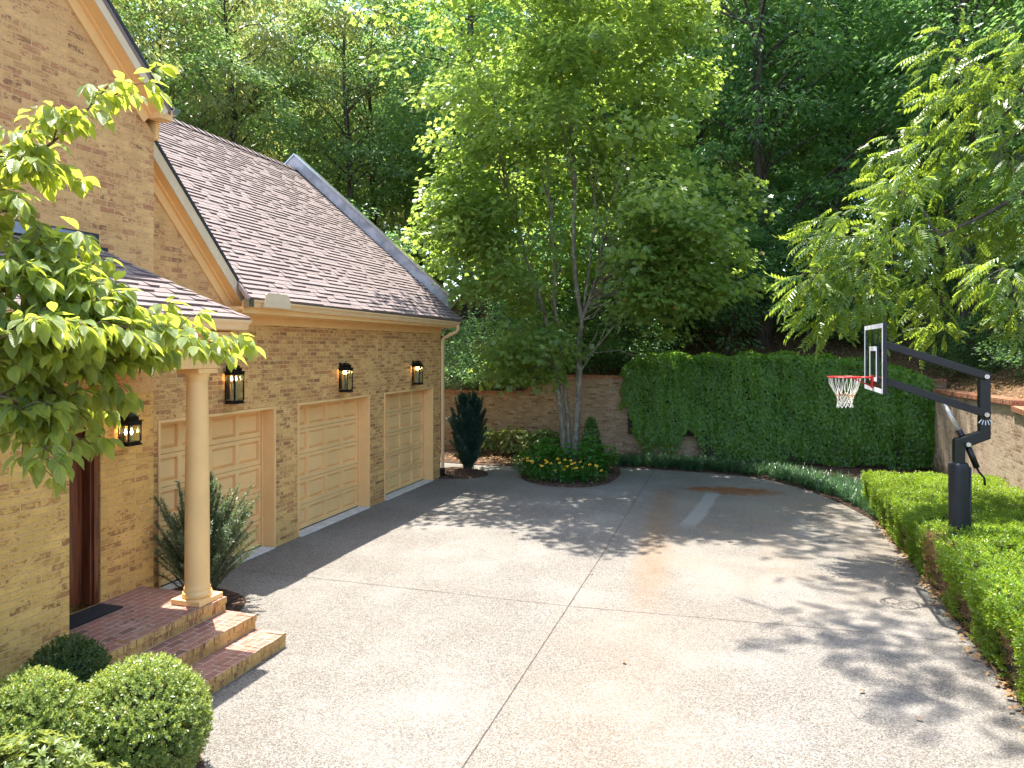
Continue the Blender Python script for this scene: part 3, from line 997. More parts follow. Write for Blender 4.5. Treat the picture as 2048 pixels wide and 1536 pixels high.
# --- column on its plinth
cx_, cy_ = -6.09, 7.17
mb = MB(); mb.lathe(cx_, cy_, [(.155, .56), (.165, .575), (.168, .60), (.160, .625), (.150, .632), (.146, .645), (.150, .66), (.146, .675), (.140, .685), (.1375, .72), (.137, 1.3), (.134, 1.9), (.127, 2.5), (.118, 3.05), (.117, 3.07), (.124, 3.08), (.124, 3.10), (.135, 3.13), (.145, 3.16)], 40)
colm = mb.build('column', M['column'], house, smooth=True)
b_ = colm.modifiers.new('sharp', 'EDGE_SPLIT'); b_.split_angle = R(38)
mb = MB(); mb.box(cx_ - .20, cx_ + .20, cy_ - .20, cy_ + .20, .502, .562); mb.build('plinth', M['column'], colm, bevel=.006)
mb = MB(); mb.box(cx_ - .16, cx_ + .16, cy_ - .16, cy_ + .16, 3.16, 3.218); mb.build('capital', M['column'], colm, bevel=.006)

# --- porch beam, soffit, gutter and hipped roof
PE, PZ = -5.60, 3.79            # eave line of the porch roof
PEND = 7.49                     # its right end
mb = MB()
mb.box(-6.27, -5.92, -3, 7.36, 3.22, 3.44); mb.box(-6.27, -5.88, -3, 7.40, 3.442, 3.60)
mb.box(EX, -6.272, 7.02, 7.34, 3.22, 3.60)
mb.build('porch_beam', M['trim'], house, bevel=.006)
mb = MB(); mb.box(EX + .01, -5.72, -3, 7.395, 3.602, 3.64); mb.box(EX + .01, -5.80, -3, 7.42, 3.642, 3.66); mb.build('soffit', M['trim'], house, bevel=.004)
mb = MB(); mb.box(EX + .004, -6.28, 5.69, 7.015, 3.24, 3.27); mb.build('porch_ceiling', M['trim'], house)


def k_gutter(name, ex, y0_, y1_, ztop, slope=0.0, parent=None, ret=None):
    """K-style gutter along y, open at the top, face looking to +x"""
    pr = [(-.01, 0), (-.01, -.115), (.055, -.115), (.075, -.075), (.085, -.055), (.115, -.03), (.122, -.012), (.122, 0), (.108, 0), (.108, -.012), (.066, -.06), (.05, -.105), (.0, -.105), (.0, 0)]
    mb = MB()
    mb.prism([(ex + a, y0_, ztop + b) for a, b in pr], (0, 0.001, 0))
    n = len(pr)
    mb = MB(); vs = [(ex + a, y0_, ztop + b) for a, b in pr] + [(ex + a, y1_, ztop + b + slope) for a, b in pr]
    mb.add(vs, [(i, (i + 1) % n, (i + 1) % n + n, i + n) for i in range(n)] + [tuple(range(n))[::-1], tuple(range(n, 2 * n))])
    mb.box(ex, ex + .075, y0_ - .003, y0_ - .001, ztop - .11, ztop - .002); mb.box(ex, ex + .075, y1_ + .001, y1_ + .003, ztop - .11 + slope, ztop - .002 + slope)
    o = mb.build(name, M['gutter'], parent or house)
    return o


k_gutter('porch_gutter', PE - .10, -3, PEND, PZ - .005)
mb = MB(); mb.box(EX + .02, PE - .11, PEND - .105, PEND - .015, PZ - .12, PZ - .01); mb.build('porch_gutter', M['gutter'], house, bevel=.01)
mb = MB(); mb.box(PE - .13, PE - .112, -3, PEND - .11, 3.662, PZ - .02); mb.build('fascia', M['trim'], house)


def shingles(mb, O, U, V, N, vmax, lim, expo=.145, rng=None, tab=(.13, .34)):
    """dimensional shingles in courses: O eave corner, U along the eave, V up the slope; lim(v) -> (u0, u1)"""
    O, U, V, N = Vector(O), Vector(U), Vector(V), Vector(N)
    r_ = rng or np.random.default_rng(3)
    v = 0.0; row = 0
    while v < vmax - .02:
        v1 = min(v + expo, vmax)
        u0, u1 = lim(v); w0, w1 = lim(v1)
        if u1 - u0 < .02: break
        u = u0 - (r_.random() * .3)
        while u < u1:
            wd = tab[0] + (tab[1] - tab[0]) * r_.random()
            a, b = max(u, u0), min(u + wd - .006, u1)
            u += wd
            if b - a < .01: continue
            # the upper edge follows the hip
            a2, b2 = max(a, w0) if a > u0 + 1e-6 else w0, min(b, w1) if b < u1 - 1e-6 else w1
            if b2 <= a2: a2 = b2 = min(max((a + b) / 2, w0), w1)
            th = .010 if r_.random() < .36 else .027
            th += r_.random() * .004
            dv = r_.normal() * .002
            p = lambda uu, vv, nn: O + U * uu + V * vv + N * nn
            vs = [p(a, v + dv, th), p(b, v + dv, th), p(b2, v1 + .004, .004), p(a2, v1 + .004, .004), p(a, v + dv, -.004), p(b, v + dv, -.004)]
            fs = [(0, 1, 2, 3), (4, 5, 1, 0), (4, 0, 3), (5, 2, 1)]
            if U.cross(V).dot(N) < 0: fs = [f[::-1] for f in fs]
            mb.add(vs, fs)
        v = v1; row += 1
    return mb


def roof_slab(mb, pts, th, N):
    N = Vector(N).normalized()
    return mb.prism([Vector(p) - N * .006 for p in pts], -N * th)


# porch roof: main slope, hip return at the right end
PTX, PTZ = EX, 4.66
run = PE - PTX; rise = PTZ - PZ
sl = math.hypot(run, rise)
V_ = Vector((-run / sl, 0, rise / sl)); N_ = Vector((rise / sl, 0, run / sl))
rng = np.random.default_rng(5)
k_ = 1.02 / sl
mb = MB(); shingles(mb, (PE, PEND, PZ), (0, -1, 0), V_, N_, sl, lambda v: (v * k_, 10.4), .135, rng)
roof_slab(mb, [(PE, -3, PZ), (PE, PEND, PZ), (EX, PEND - 1.02, PTZ), (EX, -3, PTZ)], .09, N_)
rr_ = 1.02; s2 = math.hypot(rr_, rise); V2 = Vector((0, -rr_ / s2, rise / s2)); N2 = Vector((0, rise / s2, rr_ / s2))
shingles(mb, (EX, PEND, PZ), (1, 0, 0), V2, N2, s2, lambda v: (0, run * (1 - v / s2)), .135, rng)
proof = mb.build('porch_roof', M['shingle'], house)
mb = MB()
for i in range(9):
    a = Vector((PE, PEND, PZ)).lerp(Vector((EX, PEND - 1.02, PTZ)), i / 9); b = Vector((PE, PEND, PZ)).lerp(Vector((EX, PEND - 1.02, PTZ)), (i + 1.12) / 9)
    up = Vector((0, 0, .022))
    for side, nn in ((Vector((0, -1, 0)) * .13 + V_ * .05, N_), (Vector((-1, 0, 0)) * .12 + V2 * .05, N2)):
        vs = [a + up * 1.6, b + up * .7, b + up * .5 + side, a + up * 1.2 + side]
        mb.add(vs, [(0, 1, 2, 3) if (vs[1] - vs[0]).cross(vs[2] - vs[0]).z > 0 else (3, 2, 1, 0)])
mb.build('hip_cap', M['shingle'], proof, uv=False)
mb = MB(); mb.prism([(EX + .006, -3, PTZ + .09), (EX + .006, 6.54, PTZ + .09), (EX + .012, 6.54, PTZ + .05), (EX + .15, 6.54, PTZ - .055), (EX + .15, -3, PTZ - .055), (EX + .012, -3, PTZ + .05)][:2] + [(EX + .16, 6.50, PTZ - .05), (EX + .16, -3, PTZ - .05)], (.004, 0, .006))
mb.build('flashing', M['flash'], proof)
mb = MB(); mb.box(EX + .001, EX + .006, -3, 6.76, PTZ - .06, PTZ + .115)
for i in range(7):
    a = 6.761 + i * .13
    mb.box(EX + .001, EX + .005, a, a + .128, 4.3, PTZ + .03 - (i + .6) * .105)
mb.build('flashing', M['flash_dark'], proof)

# --- garage roof
run = EVX - RX; rise = RZ - EVZ; sl = math.hypot(run, rise)
V_ = Vector((-run / sl, 0, rise / sl)); N_ = Vector((rise / sl, 0, run / sl))
mb = MB(); shingles(mb, (EVX, 7.4, EVZ), (0, 1, 0), V_, N_, sl, lambda v: (max(0, min(2.22 + .45 * v, 2.68 - .642 * v)), 18.60 - 7.4), .128, np.random.default_rng(9))
zB = lambda x: EVZ + (EVX - x) * rise / run
roof_slab(mb, [(EVX, 9.62, EVZ), (EVX, 18.62, EVZ), (RX, 18.62, RZ), (RX, 7.4, RZ), (-10.4, 7.4, zB(-10.4)), (-7.58, 9.80, zB(-7.58))], .06, N_)
Vb = Vector((run / sl, 0, rise / sl))
mb.prism([(RX, 7.4, RZ - .01), (RX, 18.62, RZ - .01), (2 * RX - EVX, 18.62, EVZ), (2 * RX - EVX, 7.4, EVZ)], (0, 0, -.14))
groof = mb.build('garage_roof', M['shingle'], house)
mb = MB(); n = 44
for i in range(n):
    a = 7.4 + 11.2 * i / n; b = a + 11.2 / n * 1.15
    for s_ in (1, -1):
        q = [Vector((RX, a, RZ + .075)), Vector((RX, b, RZ + .028)), Vector((RX + s_ * .14, b, RZ + .028 - .12)), Vector((RX + s_ * .14, a, RZ + .075 - .12))]
        mb.add(q, [(0, 1, 2, 3) if s_ < 0 else (3, 2, 1, 0)])
        mb.add([q[0], q[3], q[3] - Vector((0, 0, .03)), q[0] - Vector((0, 0, .03))], [(0, 1, 2, 3)])
mb.build('ridge_cap', M['shingle'], groof, uv=False)
# raised grey boards along the far verge
mb = MB()
for s_ in (1, -1):
    tip = Vector((RX + s_ * (run - .37), 18.52, EVZ + .37 * rise / run)); top = Vector((RX, 18.52, RZ + .06)); up = Vector((0, 0, .36))
    mb.prism([tip, top, top + up, tip + up], (0, .16, 0))
mb.build('verge_board', M['parapet'], groof)
mb = MB()
for s_ in (1, -1):
    tip = Vector((RX + s_ * (run - .33), 18.49, EVZ + .33 * rise / run + .362)); top = Vector((RX, 18.49, RZ + .06 + .362)); up = Vector((0, 0, .035))
    mb.prism([tip, top, top + up, tip + up], (0, .24, 0))
mb.build('verge_cap', M['galv'], groof)

# frieze, crown and soffit of the garage eave
mb = MB(); mb.box(GX + .002, GX + .029, 9.90, CY + .02, 3.845, 4.03); mb.build('frieze', M['trim'], house, bevel=.004)
mb = MB(); mb.prism([(GX + .032, 9.6, 3.985), (GX + .05, 9.6, 3.985), (GX + .40, 9.6, 4.05), (GX + .40, 9.6, 4.10), (GX + .032, 9.6, 4.10)], (0, CY + .0 - 9.6, 0)); mb.build('soffit', M['trim'], house)
mb = MB(); mb.box(EVX - .14, EVX - .115, 9.62, CY + .05, 4.0, 4.19); mb.build('fascia', M['trim'], house)
gut = k_gutter('gutter', EVX - .11, 9.72, CY + .06, 4.205, -.05)
mb = MB()
mb.prism([(EVX + .03, 9.95, 4.19), (EVX + .03, 10.62, 4.19), (EVX + .03, 10.60, 4.30), (EVX + .03, 10.53, 4.33), (EVX + .03, 10.02, 4.33), (EVX + .03, 9.97, 4.30)], (.012, 0, 0))
mb.prism([(EVX + .018, 9.93, 4.10), (EVX + .018, 10.64, 4.10), (EVX + .028, 10.64, 4.205), (EVX + .028, 9.93, 4.205)], (.02, 0, 0))
mb.build('splash_guard', M['trim_pale'], gut)
mb = MB(); mb.box(EVX - .10, EVX + .005, 9.60, 9.715, 4.09, 4.21); mb.build('end_cap', M['galv'], gut)
# downspout with elbows at the far corner
mb = MB()
gx = EVX - .04; wx = GX + .07; yd = CY - .02


def rect_tube(mb, pts, hw=.042, hd=.032):
    for a, b in zip(pts[:-1], pts[1:]):
        a, b = Vector(a), Vector(b); d = (b - a); L_ = d.length; d.normalize()
        s_ = Vector((0, 1, 0)); q = d.cross(s_).normalized()
        mb.obox((a + b) / 2, s_ * hw, q * hd, d * (L_ / 2 + .012))


rect_tube(mb, [(gx, yd, 4.06), (gx, yd, 3.97), (gx - .03, yd, 3.90), (wx + .05, yd, 3.74), (wx, yd, 3.66), (wx, yd, .22)])
for z_ in (3.2, 1.9, .75): mb.box(wx - .045, wx + .036, yd - .055, yd + .055, z_, z_ + .03)
dn = mb.build('downspout', M['gutter'], house, bevel=.008)
mb = MB(); rect_tube(mb, [(wx, yd, .24), (wx, yd, .03)], .055, .048); mb.tube([(wx, yd, .05), (wx + .12, yd - .05, .035), (wx + .34, yd - .12, .03)], [.055, .055, .05], 10); mb.build('drain_boot', M['black'], dn, bevel=.006)


# rakes: boards that climb along the gables
def rake(y_low, z_low, y_hi, z_hi, xw, xo, name, foot=True):
    """xw wall plane, xo outer edge of the overhang; slope rises towards -y"""
    d = Vector((0, y_hi - y_low, z_hi - z_low)).normalized(); n = Vector((0, -d.z, d.y))
    if n.z < 0: n = -n
    lo, hi = Vector((0, y_low, z_low)), Vector((0, y_hi, z_hi))
    out = []
    def bd(x0, x1, a, b, mat, nm, ext=0):
        mb = MB(); p0, p1 = lo - d * ext, hi
        mb.prism([p0 + n * a + Vector((x0, 0, 0)), p1 + n * a + Vector((x0, 0, 0)), p1 + n * b + Vector((x0, 0, 0)), p0 + n * b + Vector((x0, 0, 0))], (x1 - x0, 0, 0))
        o = mb.build(nm, mat, house, bevel=.004); return o
    bd(xw + .002, xw + .03, -.33, -.205, M['trim'], 'rake_frieze')
    bd(xw + .004, xw + .07, -.204, -.165, M['trim'], 'rake_moulding')
    bd(xw + .006, xo - .022, -.164, -.125, M['trim'], 'rake_soffit')
    bd(xo - .02, xo + .004, -.175, -.022, M['trim_pale'], 'rake_board', .02)
    bd(xo - .06, xo + .022, -.02, .022, M['flash_dark'], 'drip_edge', .04)


rake(10.07, 4.235, 7.63, 6.70, GX, -7.55, 'r2')
rake(7.64, 6.50, APY - .0, 10.67, EX, -6.90, 'r1')
rake(-1.24, 6.50, APY + .0, 10.67, EX, -6.90, 'r1')
# eave return below the main rake, and a stub of its gutter
mb = MB(); mb.prism([(-6.915, 7.50, 6.44), (-6.915, 7.70, 6.44), (-6.915, 7.70, 6.33), (-6.915, 7.50, 6.33)], (-.20, 0, 0)); mb.build('eave_return', M['trim'], house, bevel=.004)
mb = MB(); mb.box(EX - 5, EX + .03, 7.603, 7.66, 6.10, 6.40); mb.build('fascia', M['trim'], house)
mb = MB(); mb.prism([(-6.90, 7.71, 6.42), (-6.90, 7.76, 6.42), (-6.90, 7.82, 6.49), (-6.90, 7.83, 6.52), (-6.90, 7.71, 6.52)], (-5, 0, 0)); mb.build('gutter', M['galv'], house)
# main roof slopes
mb = MB()
for s_ in (1, -1):
    ye = APY + s_ * 4.44
    mb.prism([(-6.89, ye, 6.50), (-6.89, APY, 10.67), (-16.2, APY, 10.67), (-16.2, ye, 6.50)], (0, 0, -.10))
nn_ = Vector((0, 4.56, 4.42)).normalized()
mb.build('main_roof', M['shingle'], house)
# the little roof behind the lower rake, running back into the garage slope
mb = MB(); mb.prism([(-7.56, 10.05, 4.25), (-7.56, 7.62, 6.705), (-9.9, 7.62, 6.705), (-7.6, 10.05, 4.25)], (0, 0, -.05)); mb.build('garage_roof', M['shingle'], house)

# ------------------------------------------------------------------ wall lanterns


def lantern(x, y, z0, h, w, d, label):
    """box lantern hung on a wall that faces +x; z0 bottom"""
    t_ = thing('wall_lantern', label, 'lantern', (x, y, z0), 'black box lanterns on the brick walls')
    xc = x + .035 + d / 2
    mb = MB()
    hb = h * .80                                     # top of the glazed box
    mb.box(x + .002, x + .016, y - w * .16, y + w * .16, z0 + h * .10, z0 + h * .98)
    mb.box(xc - d / 2, xc + d / 2, y - w / 2, y + w / 2, z0, z0 + .022)
    mb.box(xc - d / 2 + .012, xc + d / 2 - .012, y - w / 2 + .012, y + w / 2 - .012, z0 + .023, z0 + .05)
    for sx in (-1, 1):
        for sy in (-1, 1):
            a = xc + sx * (d / 2 - .014); b = y + sy * (w / 2 - .014)
            mb.box(a - .009, a + .009, b - .009, b + .009, z0 + .051, z0 + hb - .046)
    mb.box(xc - d / 2 + .002, xc + d / 2 - .002, y - w / 2 + .002, y + w / 2 - .002, z0 + hb - .045, z0 + hb)
    mb.box(xc - d / 2 - .012, xc + d / 2 + .012, y - w / 2 - .012, y + w / 2 + .012, z0 + hb + .001, z0 + hb + .012)
    mb.box(xc - d * .36, xc + d * .36, y - w * .36, y + w * .36, z0 + hb + .013, z0 + hb + .055)
    mb.box(xc - d * .41, xc + d * .41, y - w * .41, y + w * .41, z0 + hb + .056, z0 + hb + .066)
    mb.prism([(xc - d * .3, y - w * .26, z0 + hb + .067), (xc + d * .3, y - w * .26, z0 + hb + .067), (xc + d * .1, y - w * .1, z0 + hb + .10), (xc - d * .1, y - w * .1, z0 + hb + .10)], (0, w * .52, 0))
    ring = [(xc, y + .025 * math.cos(a), z0 + hb + .12 + .025 * math.sin(a)) for a in np.linspace(0, 6.28, 13)]
    mb.tube(ring, .005, 6, cap=False)
    mb.tube([(x + .015, y, z0 + h * .93), (xc - .02, y, z0 + h * .97), (xc, y, z0 + hb + .10)], .008, 6)
    mb.build('frame', M['lantern'], t_, bevel=.002)
    for (a0, a1, b0, b1) in ((xc + d / 2 - .015, xc + d / 2 - .013, y - w / 2 + .024, y + w / 2 - .024), ):
        mb = MB(); mb.box(a0, a1, b0, b1, z0 + .052, z0 + hb - .046); mb.build('pane', M['glass'], t_)
    for s_ in (-1, 1):
        mb = MB(); b0 = y + s_ * (w / 2 - .014); mb.box(xc - d / 2 + .024, xc + d / 2 - .024, b0 - .001, b0 + .001, z0 + .052, z0 + hb - .046); mb.build('pane', M['glass'], t_)
    zc = z0 + (.36 if h > .45 else .13)
    for i, (ox, oy) in enumerate(((-.02, -.045), (.025, 0), (-.02, .045))):
        c = MB(); c.lathe(xc + ox, y + oy, [(.011, z0 + .05), (.011, zc)], 10); cd = c.build('candle', M['brass'], t_, smooth=False, uv=False)
        b = MB(); b.lathe(xc + ox, y + oy, [(.004, zc + .001), (.013, zc + .018), (.014, zc + .03), (.008, zc + .055), (.002, zc + .072)], 10); b.build('bulb', M['bulb'], cd, smooth=True, uv=False)
    return t_


lantern(GX, 9.80, 2.585, .62, .24, .20, 'tall black lantern above the nearest garage door with three lit candles')
lantern(GX, 13.22, 2.575, .60, .24, .20, 'tall black lantern above the middle garage door')
lantern(GX, 16.66, 2.565, .60, .24, .20, 'tall black lantern above the farthest garage door')
lantern(EX - .004, 7.10, 2.29, .36, .21, .17, 'short black lantern glowing beside the wooden front door')

dm = tag(MB().box(-7.05, -6.72, 5.75, 6.72, .504, .522).build('doormat', M['mat'], bevel=.004), 'black doormat at the wooden front door', 'doormat')

# ------------------------------------------------------------------ basketball hoop
HY_ = 11.7
bx = 1.80
hoop = thing('basketball_hoop', 'black adjustable basketball hoop with clear backboard standing in the hedge', 'basketball hoop', (2.875, HY_, 0))
HW = .075


def beam(mb, a, b, w=.075, h=.075, mi=0):
    a, b = Vector(a), Vector(b); d = (b - a); L_ = d.length; d.normalize()
    s_ = Vector((0, 1, 0)); q = d.cross(s_).normalized()
    return mb.obox((a + b) / 2, d * L_ / 2, s_ * w, q * h, mi)


mb = MB()
# swan-neck post: lower tube, slanting elbow, upper tube as one welded outline
xl0, xl1, xu0, xu1 = 2.81, 2.945, 3.118, 3.252
outl = [(xl0, -.1), (xl1, -.1), (xl1, 2.07), (xu1, 2.21), (xu1, 3.11), (xu0, 3.11), (xu0, 2.305), (xl0, 2.185)]
mb.prism([(x, HY_ - .068, z) for x, z in outl], (0, .136, 0))
mb.build('pole', M['black'], hoop, bevel=.012, seg=3)
mb = MB()
prof_ = [(.128, .08), (.132, .4), (.130, .9), (.126, 1.3), (.128, 1.7), (.124, 1.82), (.116, 1.855), (.100, 1.862), (.07, 1.858)]
mb.lathe(2.878, HY_, prof_, 28)
rg = np.random.default_rng(4)
mb.v = [(x + .006 * math.sin(z * 17 + y * 31), y + .005 * math.sin(z * 13 + x * 40), z) for x, y, z in mb.v]
mb.box(2.995, 3.022, HY_ - .05, HY_ + .05, .2, 1.80)
mb.build('pole_pad', M['pad'], hoop, smooth=True)
for nm, a, b in (('arm', (bx + .16, 3.50), (3.185, 3.065)), ('arm', (bx + .16, 2.985), (3.185, 2.545))):
    mb = MB()
    for s_ in (-1, 1):
        beam(mb, (a[0], HY_ + s_ * .095, a[1]), (b[0] + .03, HY_ + s_ * .095, b[1]), .020, .052)
    beam(mb, (a[0] + .05, HY_, a[1] - .02), (a[0] + .35, HY_, a[1] - .12), .088, .02)
    mb.build(nm, M['black'], hoop, bevel=.006)
for xx, zz in ((3.185, 3.065), (3.185, 2.545), (2.965, 2.13)):
    mb = MB()
    mb.tube([(xx, HY_ - .135, zz), (xx, HY_ + .135, zz)], .021, 12)
    mb.tube([(xx, HY_ - .145, zz), (xx, HY_ - .13, zz)], .032, 8)
    mb.build('bolt', M['galv'], hoop, smooth=False)
# height gauge: five pale ticks fanned under the lower pivot
mb = MB()
for i in range(5):
    an = R(-90 + (i - 2) * 17)
    c0 = Vector((3.185, HY_ - .071, 2.545)); d = Vector((math.cos(an), 0, math.sin(an)))
    mb.obox(c0 + d * .115, d * .032, Vector((0, .0015, 0)), d.cross(Vector((0, 1, 0))) * .0055)
mb.build('height_gauge', M['white'], hoop)
# spring and crank actuator
mb = MB(); p0, p1 = Vector((2.69, HY_, 2.68)), Vector((2.885, HY_, 2.30)); mb.tube([p0, p1], .032, 14); ac = mb.build('actuator', M['silver'], hoop, smooth=True)
mb = MB(); d = (p1 - p0).normalized(); mb.tube([p1 - d * .02, p1 + d * .13], .042, 14); mb.tube([(2.975, HY_, 2.12), (3.10, HY_, 1.80)], .04, 12); mb.build('sleeve', M['black'], ac, smooth=True)
mb = MB(); mb.tube([p0 - d * .07, p0], .02, 8); mb.box(p0.x - .07, p0.x - .0, HY_ - .03, HY_ + .03, p0.z + .02, p0.z + .075); mb.build('clevis', M['galv'], ac)
mb = MB(); mb.tube([(3.10, HY_, 1.80), (3.125, HY_, 1.74), (3.17, HY_, 1.685), (3.19, HY_, 1.66), (3.195, HY_, 1.56)], [.016, .016, .014, .014, .016], 10); mb.build('handle', M['black'], ac, smooth=True)

# backboard 60 x 38 inches, facing the garage
BW, Z0, Z1 = .775, 2.84, 3.79
bb = bpy.data.objects.new('backboard', None); COL.objects.link(bb); bb.parent = hoop; bb.location = Vector((bx, HY_, 3.3)) - hoop.location; bb.empty_display_size = .2
mb = MB(); mb.box(bx - .006, bx + .004, HY_ - BW + .01, HY_ + BW - .01, Z0 + .01, Z1 - .01); mb.build('board', M['board_glass'], bb)
mb = MB()
bt = .062
mb.box(bx - .010, bx - .007, HY_ - BW, HY_ + BW, Z0, Z0 + bt); mb.box(bx - .010, bx - .007, HY_ - BW, HY_ + BW, Z1 - bt, Z1)
for s_ in (-1, 1):
    lo, hi = sorted((HY_ + s_ * BW, HY_ + s_ * (BW - bt))); mb.box(bx - .010, bx - .007, lo, hi, Z0 + bt + .001, Z1 - bt - .001)
sq = [(-.305, .305, .145, .20), (-.305, .305, .575, .64)]
for a, b, c, d in sq: mb.box(bx - .010, bx - .007, HY_ + a, HY_ + b, Z0 + c, Z0 + d)
for s_ in (-1, 1):
    lo, hi = sorted((HY_ + s_ * .305, HY_ + s_ * .245)); mb.box(bx - .010, bx - .007, lo, hi, Z0 + .201, Z0 + .574)
mb.build('markings', M['white'], bb)
mb = MB()
mb.box(bx + .0, bx + .042, HY_ - BW - .022, HY_ - BW + .018, Z0 - .01, Z1 + .01); mb.box(bx + .0, bx + .042, HY_ + BW - .018, HY_ + BW + .022, Z0 - .01, Z1 + .01)
mb.box(bx + .001, bx + .038, HY_ - BW + .02, HY_ + BW - .02, Z0 - .008, Z0 + .02); mb.box(bx + .001, bx + .038, HY_ - BW + .02, HY_ + BW - .02, Z1 - .02, Z1 + .008)
for s_ in (-1, 1): mb.box(bx + .006, bx + .036, HY_ + s_ * .24 - .02, HY_ + s_ * .24 + .02, Z0 + .021, Z1 - .021)
mb.box(bx + .037, bx + .085, HY_ - .26, HY_ + .26, 3.46, 3.52); mb.box(bx + .037, bx + .085, HY_ - .26, HY_ + .26, 2.95, 3.01)
mb.box(bx + .086, bx + .20, HY_ - .09, HY_ + .09, 3.455, 3.535); mb.box(bx + .086, bx + .20, HY_ - .09, HY_ + .09, 2.945, 3.02)
mb.build('frame', M['black'], bb, bevel=.005)
# rim, bracket and net
RXc, RZc, RR = bx - .15 - .2286, 3.035, .2286
mb = MB(); ring = [(RXc + RR * math.cos(a), HY_ + RR * math.sin(a), RZc) for a in np.linspace(0, 2 * math.pi, 41)]
mb.tube(ring, .010, 8, cap=False)
for s_ in (-1, 1):
    mb.tube([(RXc + RR * .35, HY_ + s_ * RR * .93, RZc - .005), (bx - .03, HY_ + s_ * .05, RZc - .13)], .007, 6)
    mb.tube([(RXc + RR * .85, HY_ + s_ * RR * .52, RZc), (bx - .03, HY_ + s_ * .07, RZc)], .008, 6)
rim = mb.build('rim', M['rim'], hoop, smooth=True)
mb = MB(); mb.box(bx - .035, bx - .012, HY_ - .075, HY_ + .075, RZc - .15, RZc + .03); mb.box(bx - .11, bx - .036, HY_ - .06, HY_ + .06, RZc - .012, RZc + .012); mb.build('bracket', M['rim'], rim, bevel=.004)
net = MB()
NL = 12
lev = [(.215, -.012), (.205, -.09), (.165, -.19), (.122, -.27), (.105, -.33), (.100, -.385), (.110, -.44)]
rn = np.random.default_rng(2)


def npt(i, k, half):
    r_, z_ = lev[k]; a = 2 * math.pi * (i + (.5 if half else 0)) / NL
    return Vector((RXc + r_ * math.cos(a), HY_ + r_ * math.sin(a), RZc + z_))


jit = {}
def P_(i, k):
    i %= NL
    if (i, k) not in jit: jit[(i, k)] = npt(i, k, k % 2 == 1 and k > 2) + Vector(rn.normal(size=3) * (.004 if k else .001))
    return jit[(i, k)]
for i in range(NL):
    # long upper loops run straight from the rim, then the mesh closes into diamonds
    for s_ in (0, 1):
        a, b, c, d = P_(i, 0), P_(i, 1), P_(i, 2), P_(i + (s_ if s_ else 0), 3)
        off = Vector((-math.sin(2 * math.pi * i / NL), math.cos(2 * math.pi * i / NL), 0)) * (.012 if s_ else -.012)
        tgt = P_(i, 3) if s_ else P_(i - 1, 3)
        net.tube([a, b + off, c + off * 1.3, tgt], .0052, 5, cap=False)
    for k in range(3, 6):
        if k % 2 == 1:
            for j in (i, i + 1): net.tube([P_(i, k), P_(j, k + 1)], .0055, 5, cap=False)
        else:
            for j in (i, i - 1): net.tube([P_(i, k), P_(j, k + 1)], .0055, 5, cap=False)
    net.tube([P_(i, 3) + Vector((0, 0, .02)), P_(i, 3) - Vector((0, 0, .018))], .009, 5, mi=1)
net.build('net', [M['net'], M['net_tip']], hoop, smooth=True, uv=False)

# ------------------------------------------------------------------ clipped and leafy shrubs
K_BOX = tmpl_kite(.58, .10, .06)
K_LEAF = tmpl_kite(.50, .10, .12)
K_OVAL = tmpl_oval()


def sprigs(P, N, rng, nleaf, ln, size, jit=.45, up=.25):
    """short shoots standing on points P along N, each carrying nleaf leaves in opposite pairs"""
    n = len(P)
    ax = norm(N + rand_dirs(n, rng) * jit + np.array([0, 0, up]))
    side = norm(np.cross(ax, rand_dirs(n, rng))); oth = np.cross(ax, side)
    Ps, Ds, Us, Ss = [], [], [], []
    for k in range(nleaf):
        t_ = (k // 2 + .3) / (nleaf / 2)
        s_ = side if (k // 2) % 2 == 0 else oth
        s_ = s_ * (1 if k % 2 else -1)
        Ps.append(P + ax * (ln * t_)[:, None] if hasattr(ln, '__len__') else P + ax * (ln * t_))
        Ds.append(norm(s_ * (1.0 - .55 * t_) + ax * (.35 + .75 * t_) + rand_dirs(n, rng) * .18))
        Us.append(norm(ax + rand_dirs(n, rng) * .25))
        Ss.append(size * (.7 + .55 * rng.random(n)) * (1.05 - .25 * t_))
    return np.concatenate(Ps), np.concatenate(Ds), np.concatenate(Us), np.concatenate(Ss)


def lump(d, ph, ks=(2.1, 3.3, 5.7, 9.1), am=(.5, .35, .25, .15)):
    s_ = np.zeros(len(d))
    for k, a, p in zip(ks, am, ph):
        s_ += a * np.sin(d[:, 0] * k + p[0]) * np.sin(d[:, 1] * k + p[1] + d[:, 2] * 1.3) + a * .5 * np.sin(d[:, 2] * k * 1.2 + p[2])
    return s_


def core_blob(name, c, r, parent, mat, seed=0, sub=3, amp=.05):
    import bmesh
    bm = bmesh.new(); bmesh.ops.create_icosphere(bm, subdivisions=sub, radius=1)
    rg_ = np.random.default_rng(seed); ph = rg_.random((4, 3)) * 6.28
    for v in bm.verts:
        q = np.array([[v.co.x, v.co.y, v.co.z]]); k = 1 + amp * lump(q, ph)[0] * 2 + rg_.normal() * amp * .35
        v.co = Vector((v.co.x * r[0] * k, v.co.y * r[1] * k, v.co.z * r[2] * k)) + Vector(c)
    me = bpy.data.meshes.new(name); bm.to_mesh(me); bm.free(); me.materials.append(mat)
    w_ = wloc(parent); me.transform(Matrix.Translation(-w_))
    return link(name, me, parent)


